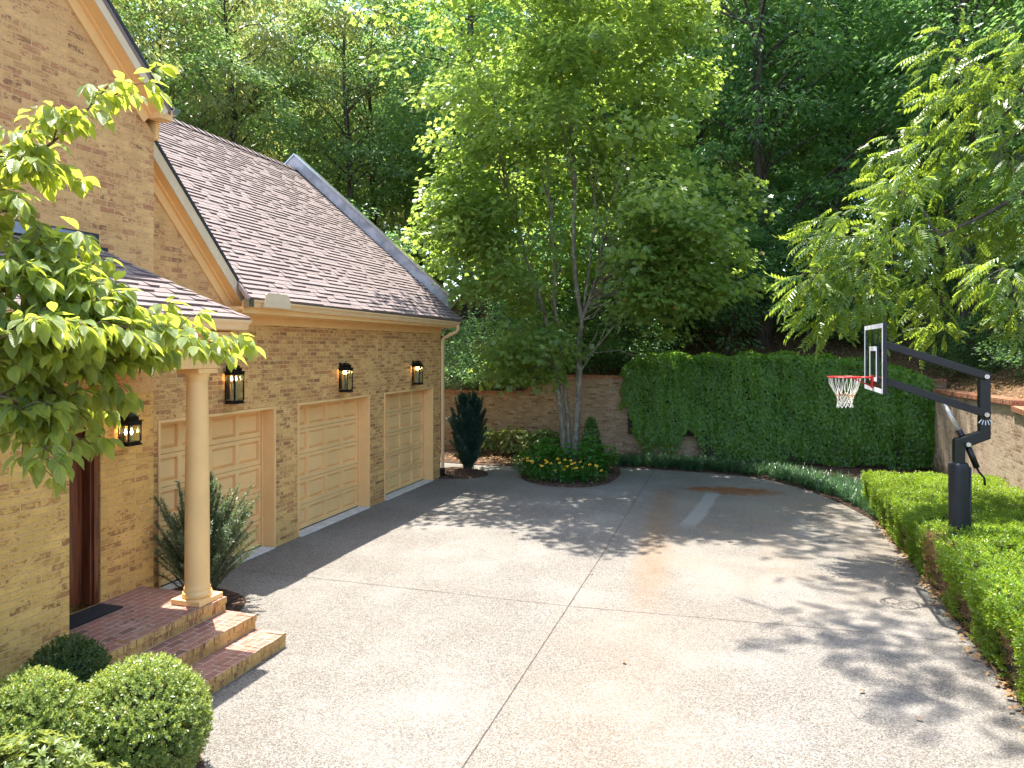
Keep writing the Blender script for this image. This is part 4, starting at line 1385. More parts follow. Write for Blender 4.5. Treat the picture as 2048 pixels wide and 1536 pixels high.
def ball_shrub(name, label, cat, c, r, n, leaf, lm, seed, group=None, nleaf=8, ln=.055, bare=None, wild=.0, amp=.035, tmpl=K_BOX, zmin=-.75, stems=True):
    rng = np.random.default_rng(seed)
    root = thing(name, label, cat, (c[0], c[1], 0), group)
    d = rand_dirs(n, rng); d = d[d[:, 2] > zmin]
    ph = rng.random((4, 3)) * 6.28
    l_ = lump(d, ph, ks=(3.1, 5.3, 8.7, 14.1))
    k = 1 + amp * l_ + rng.normal(size=len(d)) * .02 - (rng.random(len(d)) ** 2) * .22
    if wild: k += (rng.random(len(d)) < .08) * rng.random(len(d)) * wild
    keep = rng.random(len(d)) < np.clip(1.0 + .55 * l_, .25, 1)
    if bare is not None:
        bd, ba = norm(np.array([bare[0]])), bare[1]
        keep &= ((d * bd).sum(1) < ba) | (rng.random(len(d)) < .12)
    d, k = d[keep], k[keep]
    P0 = np.array(c) + d * k[:, None] * np.array(r) * .95
    p, dd, u, s = sprigs(P0, d, rng, nleaf, ln * (.7 + .6 * rng.random(len(d))), leaf)
    leaves_mesh('foliage', p, dd, u, s, tmpl, lm, root)
    core_blob('shaded_twig_core', c, (r[0] * .68, r[1] * .68, r[2] * .70), root, M['core'], seed)  # solid core whose dark colour stands in for inner shade
    if stems:
        mb = MB()
        for i in range(46):
            a = rng.random() * 6.28; e = rng.random() * 1.35
            q = Vector((math.cos(a) * math.cos(e) * r[0], math.sin(a) * math.cos(e) * r[1], math.sin(e) * r[2])) * (.88 + .1 * rng.random()) + Vector(c)
            b0 = Vector((c[0] + rng.normal() * .05, c[1] + rng.normal() * .05, .02))
            mid = b0.lerp(q, .5) + Vector((math.cos(a), math.sin(a), 0)) * .10
            mb.tube([b0, mid, q], [.008, .005, .002], 5, cap=False)
        mb.build('stem', BARK_TWIG, root, uv=False, smooth=True)
    return root


ball_shrub('boxwood', 'clipped round boxwood standing alone on the driveway edge, rightmost of three', 'shrub', (-4.56, 4.72, .46), (.51, .51, .50), 6200, .029, L['box'], 21, 'clipped boxwood balls', nleaf=8)
ball_shrub('boxwood', 'clipped round boxwood with a bare twiggy side, cut off by the left frame edge', 'shrub', (-4.93, 4.06, .60), (.43, .43, .47), 5600, .029, L['box'], 22, 'clipped boxwood balls', bare=((.45, -.60, -.66), .72))
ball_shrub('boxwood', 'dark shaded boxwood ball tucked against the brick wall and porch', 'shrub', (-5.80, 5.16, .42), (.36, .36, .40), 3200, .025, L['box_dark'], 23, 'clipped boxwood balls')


def whorl_shrub(name, label, c, r, n, leaf, lm, seed, group=None, nl=7, cat='shrub', tm=tmpl_oval(.36, .06, .18), dens=1.0):
    """loose shrub of leaf rosettes on fine branches (azalea, rhododendron)"""
    rng = np.random.default_rng(seed)
    root = thing(name, label, cat, (c[0], c[1], 0), group)
    d = rand_dirs(n, rng); d[:, 2] = np.abs(d[:, 2]) * 1.1 - .35; d = norm(d)
    k = .55 + .5 * rng.random(n) ** .5 + .12 * lump(d, rng.random((4, 3)) * 6)
    P0 = np.array(c) + d * k[:, None] * np.array(r)
    P0 = P0[P0[:, 2] > .05]; d = d[:len(P0)]
    n = len(P0)
    ax = norm(P0 - np.array(c) + np.array([0, 0, .6 * r[2]]) + rand_dirs(n, rng) * .12)
    s1 = norm(np.cross(ax, rand_dirs(n, rng))); s2 = np.cross(ax, s1)
    Ps, Ds, Us, Ss = [], [], [], []
    for i in range(nl):
        a = 2 * math.pi * i / nl
        rd = s1 * math.cos(a) + s2 * math.sin(a)
        Ps.append(P0 + rd * .004); Ds.append(norm(rd + ax * (.35 + .5 * rng.random(n))[:, None] + rand_dirs(n, rng) * .2)); Us.append(ax + rand_dirs(n, rng) * .2); Ss.append(leaf * (.65 + .6 * rng.random(n)))
    leaves_mesh('foliage', np.concatenate(Ps), np.concatenate(Ds), np.concatenate(Us), np.concatenate(Ss), tm, lm, root)
    mb = MB()
    for i in range(0, n, 3):
        q = Vector(P0[i]); b0 = Vector((c[0] + rng.normal() * .06, c[1] + rng.normal() * .06, .03))
        mb.tube([b0, b0.lerp(q, .55) + Vector((0, 0, .04)), q], [.009, .006, .003], 5, cap=False)
    mb.build('stem', BARK_TWIG, root, uv=False, smooth=True)
    return root


whorl_shrub('azalea', 'low azalea with pale pointed leaf rosettes in front of the bare boxwood', (-4.18, 3.75, .34), (.40, .40, .36), 300, .062, L['azalea'], 31, nl=8)
whorl_shrub('azalea', 'azalea with pale leaf rosettes at the bottom left corner', (-4.44, 3.60, .52), (.40, .40, .38), 280, .062, L['azalea'], 32, nl=8)
for i, (px, y, rr_, hh, lb, lm_) in enumerate(((958, 22.55, .62, .62, 'sunlit azalea beside the dark conifer by the back wall', 'azalea'), (1030, 22.75, .70, .58, 'wide sunlit azalea before the low brick wall', 'azalea'), (1092, 22.95, .62, .52, 'dark green azalea behind the maple stems', 'wood_a'))):
    q = atY(px, 900, y)
    whorl_shrub('azalea', lb, (q.x, y, hh * .62), (rr_, rr_ * .8, hh), 420, .085, L[lm_], 33 + i, 'azaleas along the back wall', nl=7, tm=K_LEAF)

# plum yew behind the column: upright plumes of needles


def yew(name, label, base, plumes, lm, seed, needle=.045, cat='shrub'):
    rng = np.random.default_rng(seed)
    root = thing(name, label, cat, base)
    mb = MB(); Ps, Ds, Us, Ss = [], [], [], []
    b0 = Vector(base)
    for (dx, dy, h) in plumes:
        tip = b0 + Vector((dx, dy, h)); mid = b0.lerp(tip, .5) + Vector((-dx * .22, -dy * .22, h * .02))
        pts = [b0 + Vector((rng.normal() * .05, rng.normal() * .05, 0)), mid, tip]
        fine = []
        for i in range(15):
            t_ = i / 14; fine.append((1 - t_) ** 2 * pts[0] + 2 * t_ * (1 - t_) * pts[1] + t_ * t_ * pts[2])
        mb.tube(fine, [.014 * (1 - .85 * i / 14) for i in range(15)], 5, cap=False)
        n = int(h * 520)
        tt = .10 + .90 * rng.random(n) ** .8
        idx = np.clip(tt * 14, 0, 13.999); i0 = idx.astype(int); fr = idx - i0
        fa = np.array(fine); q = fa[i0] * (1 - fr)[:, None] + fa[i0 + 1] * fr[:, None]
        ax = norm(fa[np.minimum(i0 + 1, 14)] - fa[i0])
        # side shoots carry half the needles
        off = rand_dirs(n, rng) * (rng.random(n) ** 1.5 * .12 * (rng.random(n) < .6) * (1.15 - tt))[:, None]
        off[:, 2] = np.abs(off[:, 2]) * .8
        rd = rand_dirs(n, rng)
        Ps.append(q + off); Ds.append(norm(rd + ax * .7)); Us.append(ax + rand_dirs(n, rng) * .3); Ss.append(needle * (.6 + .7 * rng.random(n)))
    mb.build('stem', BARK_TWIG, root, smooth=True, uv=False)
    leaves_mesh('foliage', np.concatenate(Ps), np.concatenate(Ds), np.concatenate(Us), np.concatenate(Ss), tmpl_kite(.17, .02, .1), lm, root)
    return root


rg = np.random.default_rng(77)
pl = []
for i in range(210):
    # fans out more to the right (away from the wall) with an uneven top
    a = rg.random() * 6.28; r_ = rg.random() ** .6
    dx, dy = math.cos(a) * r_ * .62 + .10, math.sin(a) * r_ * .80
    h = .95 + .75 * rg.random() + .22 * math.sin(a * 3 + 1.0) - .30 * r_
    pl.append((dx, dy, h))
yew('plum_yew', 'upright dark plum yew with spiky plumes behind the cream column', (-6.90, 8.16, .03), pl, L['yew'], 41)
rg = np.random.default_rng(78); pl = []
for i in range(190):
    a = rg.random() * 6.28; r_ = rg.random() ** .5
    h = .35 + 1.85 * rg.random() ** .8; sp = (.44 * math.sin(math.pi * (h / 2.45) ** .85) + .08) * r_ * (.7 + .6 * rg.random()) + .10 * rg.random()
    pl.append((math.cos(a) * sp, math.sin(a) * sp, h))
yew('conifer', 'dark blue green conifer at the garage corner by the downspout', (-7.30, 19.35, .03), pl, L['conifer'], 42, .075)

# holly cone and broad leaved plants on the maple island
rng = np.random.default_rng(50)
q = atY(1182, 900, 20.7)
hr = thing('holly', 'small sunlit holly cone right of the maple stems', 'shrub', (q.x, 20.7, 0))
n = 900; zz = rng.random(n) ** .8; aa = rng.random(n) * 6.28; rr_ = .34 * (1 - zz) ** .7 * (.8 + .25 * rng.random(n)) + .02
P0 = np.stack([q.x + np.cos(aa) * rr_, 20.7 + np.sin(aa) * rr_, .25 + 1.2 * zz], 1)
nn_ = norm(np.stack([np.cos(aa), np.sin(aa), np.full(n, .7)], 1))
p, d, u, s = sprigs(P0, nn_, rng, 4, np.full(n, .05), .075, .3, .4)
leaves_mesh('foliage', p, d, u, s, K_BOX, L['holly'], hr)
mb = MB(); mb.tube([(q.x, 20.7, 0), (q.x, 20.7, 1.3)], [.025, .006], 6); mb.build('stem', BARK_TWIG, hr, uv=False)


def broad_plant(c, r, h, n, leaf, lm, seed, label, group, name='hydrangea', cat='plant'):
    rng = np.random.default_rng(seed)
    root = thing(name, label, cat, (c[0], c[1], .05), group)
    mb = MB(); Ps, Ds, Us, Ss = [], [], [], []
    for i in range(n):
        a = rng.random() * 6.28; r_ = r * rng.random() ** .55; z = h * (.35 + .65 * rng.random()) * (1.05 - .45 * (r_ / r) ** 2)
        tip = Vector((c[0] + math.cos(a) * r_, c[1] + math.sin(a) * r_, z + .05))
        b0 = Vector((c[0] + math.cos(a) * r_ * .3, c[1] + math.sin(a) * r_ * .3, .06))
        mb.tube([b0, b0.lerp(tip, .6) + Vector((0, 0, .05)), tip], [.006, .005, .003], 4, cap=False)
        for k in range(4):
            b = a + k * 1.57 + rng.normal() * .3
            dd = np.array([math.cos(b), math.sin(b), -.15 + rng.normal() * .2])
            Ps.append(np.array(tip) + rng.normal(size=3) * .012); Ds.append(dd); Us.append(np.array([rng.normal() * .3, rng.normal() * .3, 1])); Ss.append(leaf * (.6 + .6 * rng.random()))
    mb.build('stem', L[lm], root, uv=False)
    leaves_mesh('foliage', np.array(Ps), np.array(Ds), np.array(Us), np.array(Ss), tmpl_oval(.62, .07, .22), L[lm], root)
    return root


spots = [(-5.45, 19.55, .34, .62, 'leftmost broad leaved plant of the maple island'), (-4.95, 19.25, .36, .66, 'broad leaved plant in front of the left maple stem'), (-4.40, 19.2, .36, .66, 'broad leaved plant in front of the right maple stem'),
         (-3.95, 19.55, .36, .80, 'tall broad leaved plant below the holly cone'), (-3.60, 19.9, .34, .72, 'broad leaved plant at the right edge of the maple island'), (-5.3, 20.3, .34, .70, 'broad leaved plant behind the leftmost one on the maple island')]
for i, (x, y, r_, h, lb) in enumerate(spots):
    broad_plant((x, y), r_ * 1.08, h * 1.3, 52, .16, 'broad', 60 + i, lb, 'broad leaved plants on the maple island')


def coneflower(c, seed, label, nf):
    rng = np.random.default_rng(seed)
    root = thing('coneflower', label, 'flower', (c[0], c[1], .05), 'yellow coneflowers on the maple island')
    n = 330; a = rng.random(n) * 6.28; r_ = .34 * rng.random(n) ** .55; z = .08 + .36 * rng.random(n) ** .8 * (1.1 - .6 * (r_ / .34) ** 2)
    P0 = np.stack([c[0] + np.cos(a) * r_, c[1] + np.sin(a) * r_, z], 1)
    d = norm(np.stack([np.cos(a) * .8, np.sin(a) * .8, .15 + rng.normal(size=n) * .25], 1) + rand_dirs(n, rng) * .6)
    leaves_mesh('foliage', P0, d, np.tile([0, 0, 1.0], (n, 1)) + rand_dirs(n, rng) * .4, .10 * (.6 + .6 * rng.random(n)), tmpl_oval(.5, .06, .2), L['susan'], root)
    for i in range(nf):
        aa = rng.random() * 6.28; q = Vector((c[0] + math.cos(aa) * .34 * rng.random() ** .5, c[1] + math.sin(aa) * .30 * rng.random() ** .5 - .10, .34 + .26 * rng.random()))
        mb = MB(); nrm = Vector((rng.normal() * .25, -.55, .85)).normalized(); s1 = nrm.cross(Vector((1, 0, 0))).normalized(); s2 = nrm.cross(s1)
        mb.tube([q - Vector((0, -.02, .3)), q], [.004, .003], 4, cap=False, mi=2)
        for k in range(11):
            b = 2 * math.pi * k / 11; rd = s1 * math.cos(b) + s2 * math.sin(b); td = nrm.cross(rd)
            mb.add([q + rd * .008 - td * .006, q + rd * .030 - td * .011 + nrm * .004, q + rd * .046 - nrm * .006, q + rd * .030 + td * .011 + nrm * .004, q + rd * .008 + td * .006], [(0, 1, 2, 3, 4)], 0)
        mb.lathe(0, 0, [(.011, 0), (.012, .007), (.006, .014)], 8, 1)
        k = len(mb.v) - 24
        for j in range(k, len(mb.v)):
            x, y, z = mb.v[j]; mb.v[j] = tuple(q + s1 * x + s2 * y + nrm * z)
        mb.build('flower', [M['petal'], M['cone'], L['susan']], root, uv=False)
    return root


for i, (x, y, nf, lb) in enumerate(((-5.35, 18.95, 3, 'coneflower plant at the left end of the flower row'), (-4.95, 18.55, 4, 'second coneflower plant from the left of the flower row'), (-4.50, 18.38, 5, 'coneflower plant in the middle of the flower row'),
                                 (-4.05, 18.42, 5, 'coneflower plant right of the middle of the flower row'), (-3.68, 18.75, 5, 'coneflower plant at the right end of the flower row'), (-4.75, 18.95, 4, 'coneflower plant behind the middle of the flower row'), (-4.2, 18.9, 4, 'coneflower plant behind the right part of the flower row'))):
    coneflower((x, y), 80 + i, lb, nf)
coneflower((-6.05, 20.5), 95, 'lone coneflower beside the driveway passage left of the maple', 1)

# lilyturf ribbon along the curved edge: blades nobody could count
rng = np.random.default_rng(90)
path = np.array([p for p in edge if p[1] > 15.6] )
seg = np.linalg.norm(np.diff(path, axis=0), axis=1); cum = np.concatenate([[0], np.cumsum(seg)])
nt_ = 760
tt = rng.random(nt_) * cum[-1]
ii = np.clip(np.searchsorted(cum, tt) - 1, 0, len(path) - 2)
f_ = (tt - cum[ii]) / seg[ii]
base = path[ii] + (path[ii + 1] - path[ii]) * f_[:, None]
tg = norm(path[ii + 1] - path[ii]); nv = np.stack([tg[:, 1], -tg[:, 0]], 1)
base = base + nv * (.10 + 1.15 * rng.random(nt_))[:, None]
nb = 16
bx_ = np.repeat(base, nb, axis=0) + rng.normal(size=(nt_ * nb, 2)) * .03
an = rng.random(nt_ * nb) * 6.28
ln = .28 + .26 * rng.random(nt_ * nb); ou = .35 + .65 * rng.random(nt_ * nb)
dirs = np.stack([np.cos(an), np.sin(an)], 1)
vs, fs = [], []
K = 5
cur = np.zeros((nt_ * nb, K, 3))
for k in range(K):
    t_ = k / (K - 1)
    hx = ou * ln * t_ ** 1.25; hz = ln * (1.0 * t_ - .78 * ou * t_ ** 2.2)
    cur[:, k, 0] = bx_[:, 0] + dirs[:, 0] * hx; cur[:, k, 1] = bx_[:, 1] + dirs[:, 1] * hx; cur[:, k, 2] = .03 + np.maximum(hz, -.01)
sd_ = np.stack([-dirs[:, 1], dirs[:, 0], np.zeros(len(dirs))], 1)
wd = np.array([.0045, .0055, .0055, .004, .0008])
co_ = np.stack([cur - sd_[:, None, :] * wd[None, :, None], cur + sd_[:, None, :] * wd[None, :, None]], axis=2).reshape(-1, 3)
N_b = nt_ * nb
fl = np.array([(2 * k, 2 * k + 1, 2 * k + 3, 2 * k + 2) for k in range(K - 1)])
fa = (fl[None] + (np.arange(N_b) * 2 * K)[:, None, None]).reshape(-1, 4)
me = bpy.data.meshes.new('border_grass'); me.from_pydata(co_.tolist(), [], fa.tolist()); me.materials.append(L['grass']); me.update()
bg_ = link('border_grass', me); tag(bg_, 'dark arching lilyturf along the curved back edge of the driveway', 'grass', kind='stuff')

# ivy curtain hanging over the back wall
rng = np.random.default_rng(101)
ivy = thing('ivy', 'deep green ivy curtain covering the right half of the back wall', 'ivy', (.8, WY - .1, 0))
n = 34000
x = -3.75 + 8.85 * rng.random(n) ** .98; v = rng.random(n)
top = 3.24 + .04 * np.sin(x * 2.1) + .025 * np.sin(x * 5.3 + 1) - np.clip((x - 2.0) / 3.1, 0, 1) ** 1.6 * .62 - np.clip((-3.0 - x) / .7, 0, 1) ** 2 * .55
bot = .05 + np.where(x < -1.2, .35 + .35 * np.sin(x * 3.1) + .25 * np.sin(x * 7), .05 + .06 * np.sin(x * 4))
z = bot + (top - bot) * v
thick = .30 + .08 * np.sin(x * 2.7 + z * .6) + .045 * np.sin(x * 8.3 + z * 1.6 + np.sin(x * 3)) + .03 * np.sin(x * 15 + 2.2 * np.sin(z * 2.3 + x)) + .05 * np.sin(z * 5 + x * 3.3)
thick *= np.clip((x + 3.95) / .5, .25, 1) * np.clip(.35 + z / 1.2, .35, 1)
left = -3.72 + .42 * (1 - v) + .12 * np.sin(v * 9) + .06 * np.sin(v * 23)
keep = (x > left - .1 * rng.random(n)) & ((x > -1.0) | (z > .55) | (rng.random(n) < .35))
x, z, thick, v, top = x[keep], z[keep], thick[keep], v[keep], top[keep]; n = len(x)
y = WY - thick - .02 - .10 * rng.random(n) ** 2
P0 = np.stack([x, y, z], 1)
gx_ = np.cos(x * 9.1 + z * 1.1) * .5 + np.cos(x * 17) * .5
nr = norm(np.stack([-gx_ * .6, np.full(n, -1.0), np.full(n, .35)], 1) + rand_dirs(n, rng) * .45)
d = norm(np.stack([rng.normal(size=n) * .45, np.full(n, -.30), np.full(n, -1.0)], 1) + rand_dirs(n, rng) * .3)
leaves_mesh('foliage', P0, d, nr, .088 * (.6 + .7 * rng.random(n)), tmpl_kite(.8, .08, .1), L['ivy'], ivy)
# mound on top, spilling back on to the bank
n = 11000
x = -3.6 + 8.5 * rng.random(n); b = rng.random(n) * 1.5
tp_ = 3.22 + .04 * np.sin(x * 2.1) + .025 * np.sin(x * 5.3 + 1) - np.clip((x - 2.0) / 3.1, 0, 1) ** 1.6 * .62 - np.clip((-3.0 - x) / .7, 0, 1) ** 2 * .55
y = WY - .38 + b
z = tp_ + .05 * np.sin(x * 6 + y * 4) - .16 * np.clip((.4 - b) / .4, 0, 1) ** 2 - .25 * np.clip((b - .7) / .8, 0, 1) + .05 * rng.random(n)
P0 = np.stack([x, y, z], 1)
leaves_mesh('mound', P0, norm(rand_dirs(n, rng) + np.array([0, -.6, -.2])), norm(np.array([0, -.25, 1.0]) + rand_dirs(n, rng) * .5), .09 * (.6 + .7 * rng.random(n)), tmpl_kite(.8, .08, .1), L['ivy'], ivy)
mb = MB()
NX, prof_ = 36, [(-.20, .0), (-.22, .8), (-.20, .93), (-.05, .985), (.35, 1.0), (1.0, .96), (1.7, .80)]
for i in range(NX + 1):
    xx = -3.45 + 8.5 * i / NX
    tp1 = 3.14 - np.clip((xx - 2.0) / 3.1, 0, 1) ** 1.6 * .62 - np.clip((-3.0 - xx) / .7, 0, 1) ** 2 * .75
    zb = .75 if xx < -1.2 else .1
    for yy, k in prof_: mb.v.append((xx, WY + yy * (1 if yy > 0 else .9) - .02, zb + (tp1 - zb) * k))
for i in range(NX):
    for j in range(len(prof_) - 1):
        a = i * len(prof_) + j; mb.f.append([a, a + 1, a + len(prof_) + 1, a + len(prof_)]); mb.m.append(0)
mb.build('shaded_vine_core', M['core'], ivy, smooth=True, uv=False)  # backing sheet, shade behind the ivy leaves put into its colour


# boxwood hedges between the driveway and the right wall


def hedge(label, x0, x1, y0, y1, h, seed, dead=None, nper=1000):
    rng = np.random.default_rng(seed)
    root = thing('hedge', label, 'hedge', ((x0 + x1) / 2, (y0 + y1) / 2, 0))
    ph = rng.random((4, 3)) * 6.28
    A = [('top', (x1 - x0) * (y1 - y0)), ('front', (y1 - y0) * h), ('near', (x1 - x0) * h), ('far', (x1 - x0) * h)]
    PP, NN = [], []
    for nm, ar in A:
        n = int(ar * nper * (1.25 if nm == 'front' else 1))
        a, b = rng.random(n), rng.random(n)
        if nm == 'top':
            P = np.stack([x0 + (x1 - x0) * a, y0 + (y1 - y0) * b, np.full(n, h)], 1); N = np.tile([0, 0, 1.0], (n, 1))
            e = np.minimum(P[:, 0] - x0, np.minimum(P[:, 1] - y0, y1 - P[:, 1])); P[:, 2] -= .12 * np.clip(1 - e / .16, 0, 1) ** 2
            N[:, 0] -= np.clip(1 - (P[:, 0] - x0) / .16, 0, 1) * .8
        elif nm == 'front':
            P = np.stack([np.full(n, x0), y0 + (y1 - y0) * a, .05 + (h - .05) * b], 1); N = np.tile([-1.0, 0, .15], (n, 1))
            P[:, 0] += .10 * (1 - P[:, 2] / h) ** 1.5
        elif nm == 'near':
            P = np.stack([x0 + (x1 - x0) * a, np.full(n, y0), .05 + (h - .05) * b], 1); N = np.tile([0, -1.0, .15], (n, 1))
        else:
            P = np.stack([x0 + (x1 - x0) * a, np.full(n, y1), .05 + (h - .05) * b], 1); N = np.tile([0, 1.0, .15], (n, 1))
        PP.append(P); NN.append(N)
    P = np.concatenate(PP); N = norm(np.concatenate(NN))
    q = P * 1.7
    l_ = lump(q, ph, (1.3, 2.6, 4.4, 7.7), (.4, .4, .35, .25))
    P = P + N * (.055 * l_ + rng.normal(size=len(P)) * .018 - .12 * rng.random(len(P)) ** 3)[:, None]
    keep = rng.random(len(P)) < np.clip(.95 + .6 * l_, .35, 1)
    P, N, l_ = P[keep], N[keep], l_[keep]
    isdead = np.zeros(len(P), bool)
    if dead is not None:
        for (dc, dr_) in dead:
            m_ = np.linalg.norm((P - np.array(dc)) / np.array(dr_), axis=1) + .30 * l_ + rng.normal(size=len(P)) * .18 < 1
            isdead |= m_
    p, d, u, s = sprigs(P[~isdead], N[~isdead], rng, 6, .05 * (.6 + .8 * rng.random((~isdead).sum())), .036, .55, .35)
    leaves_mesh('foliage', p, d, u, s, K_BOX, L['hedge'], root)
    if isdead.any():
        Pd, Nd = P[isdead] - N[isdead] * .06, N[isdead]
        p, d, u, s = sprigs(Pd, Nd, rng, 6, .06 * (.6 + .8 * rng.random(len(Pd))), .030, .8, .2)
        o = leaves_mesh('dead_patch', p, d, u, s, tmpl_kite(.35, .05, .1), L['hedge_brown'], root); o['label'] = 'browned dry patch of the hedge'
    mb = MB(); NXs, NYs = 6, max(6, int((y1 - y0) / .25))
    mb.box(x0 + .15, x1 - .02, y0 + .13, y1 - .13, .03, h - .13); mb.build('shaded_twig_core', M['core'], root, uv=False, bevel=.08, seg=3)  # solid block coloured dark as the shaded inside of the hedge
    mb = MB()
    for i in range(int((y1 - y0) * 16)):
        yy = y0 + .05 + (y1 - y0 - .1) * rng.random(); xx = x0 + .10 + .06 * rng.random()
        mb.tube([(xx + .12, yy + rng.normal() * .06, .02), (xx, yy, h * .35), (xx - .02, yy + rng.normal() * .05, h * (.55 + .3 * rng.random()))], [.007, .005, .002], 4, cap=False)
    mb.build('stem', BARK_TWIG, root, uv=False)
    return root


hedge('clipped flat topped hedge in front of the ivy, behind the basketball post', 2.52, 5.06, 12.35, 17.9, .76, 111, dead=[((2.55, 15.2, .25), (.25, .35, .3)), ((2.55, 13.6, .3), (.25, .3, .3))])
hedge('nearer clipped hedge with a brown dead corner, in front of the basketball post', 2.50, 5.06, 2.0, 12.05, .90, 112, dead=[((2.50, 11.60, .45), (.50, .72, .58)), ((2.5, 10.2, .2), (.25, .4, .25)), ((2.5, 8.6, .35), (.22, .3, .3)), ((2.5, 7.4, .2), (.25, .5, .25))])

# ------------------------------------------------------------------ dogwood in the left foreground
rng = np.random.default_rng(131)
dog = thing('dogwood', 'sunlit dogwood with big drooping veined leaves at the left edge', 'tree', (-3.55, 1.75, 0))
dv, df, duv = tmpl_dog()
tw = MB(); DP, DD, DU, DS = [], [], [], []


def twig(pts, r0, dens=.042, size=.088, side=.8, lev=0):
    """pts: 3-D points of a shoot; opposite pairs of drooping leaves at its nodes and short side shoots"""
    fine = []
    P_ = [Vector(p) for p in pts]
    for i in range(len(P_) - 1):
        p0, p1, p2, p3 = P_[max(i - 1, 0)], P_[i], P_[i + 1], P_[min(i + 2, len(P_) - 1)]
        for k in range(5):
            t_ = k / 5
            fine.append(.5 * ((2 * p1) + (p2 - p0) * t_ + (2 * p0 - 5 * p1 + 4 * p2 - p3) * t_ ** 2 + (3 * p1 - p0 - 3 * p2 + p3) * t_ ** 3))
    fine.append(P_[-1])
    n = len(fine)
    tw.tube(fine, [max(.0016, r0 * (1 - .8 * i / (n - 1))) for i in range(n)], 6, cap=False)
    acc = 0; node = 0
    for i in range(1, n):
        sg = fine[i] - fine[i - 1]; acc += sg.length
        if acc < dens and i < n - 1: continue
        acc = 0; node += 1
        ax = sg.normalized(); sd = ax.cross(Vector((0, 0, 1))).normalized(); upv = sd.cross(ax)
        a = (node % 2) * 1.57 + rng.normal() * .3
        if i > n * .12:
            cnt = 4 if i == n - 1 else 2
            for k in range(cnt):
                b = a + k * (3.14 if cnt == 2 else 1.57)
                rd = sd * math.cos(b) + upv * math.sin(b) * .6
                dd = rd * .9 + ax * (.45 if i < n - 1 else .9) + Vector((0, 0, -.30 - .60 * rng.random())) + Vector(rng.normal(size=3) * .16)
                DP.append(fine[i] + rd * .012); DD.append(dd); DU.append(Vector((0, 0, 1)) + rd * .5 + Vector(rng.normal(size=3) * .25)); DS.append(size * (.62 + .55 * rng.random()))
        if side and i > n * .15 and rng.random() < (side if lev == 0 else side * .6):
            b = 1 if rng.random() < .5 else -1
            L_ = (.10 + .14 * rng.random()) * (1 if lev == 0 else .6)
            dd = (sd * b * .85 + ax * .75 + Vector((0, 0, .12 + rng.normal() * .28))).normalized()
            q0 = fine[i]; q1 = q0 + dd * L_ * .5 + Vector((0, 0, .015)); q2 = q0 + dd * L_ + Vector((0, 0, -.01))
            twig([q0, q1, q2], r0 * .5, dens, size * .96, side if lev < 1 else 0, lev + 1)


A = lambda px, py, d: atD(px, py, d)
hub = Vector((-3.45, 1.95, 2.5))
tw.tube([(-3.55, 1.75, -.05), (-3.52, 1.8, .8), (-3.47, 1.9, 1.7), hub, (-3.5, 2.1, 3.3), (-3.6, 2.2, 4.1)], [.07, .055, .048, .04, .03, .012], 10)
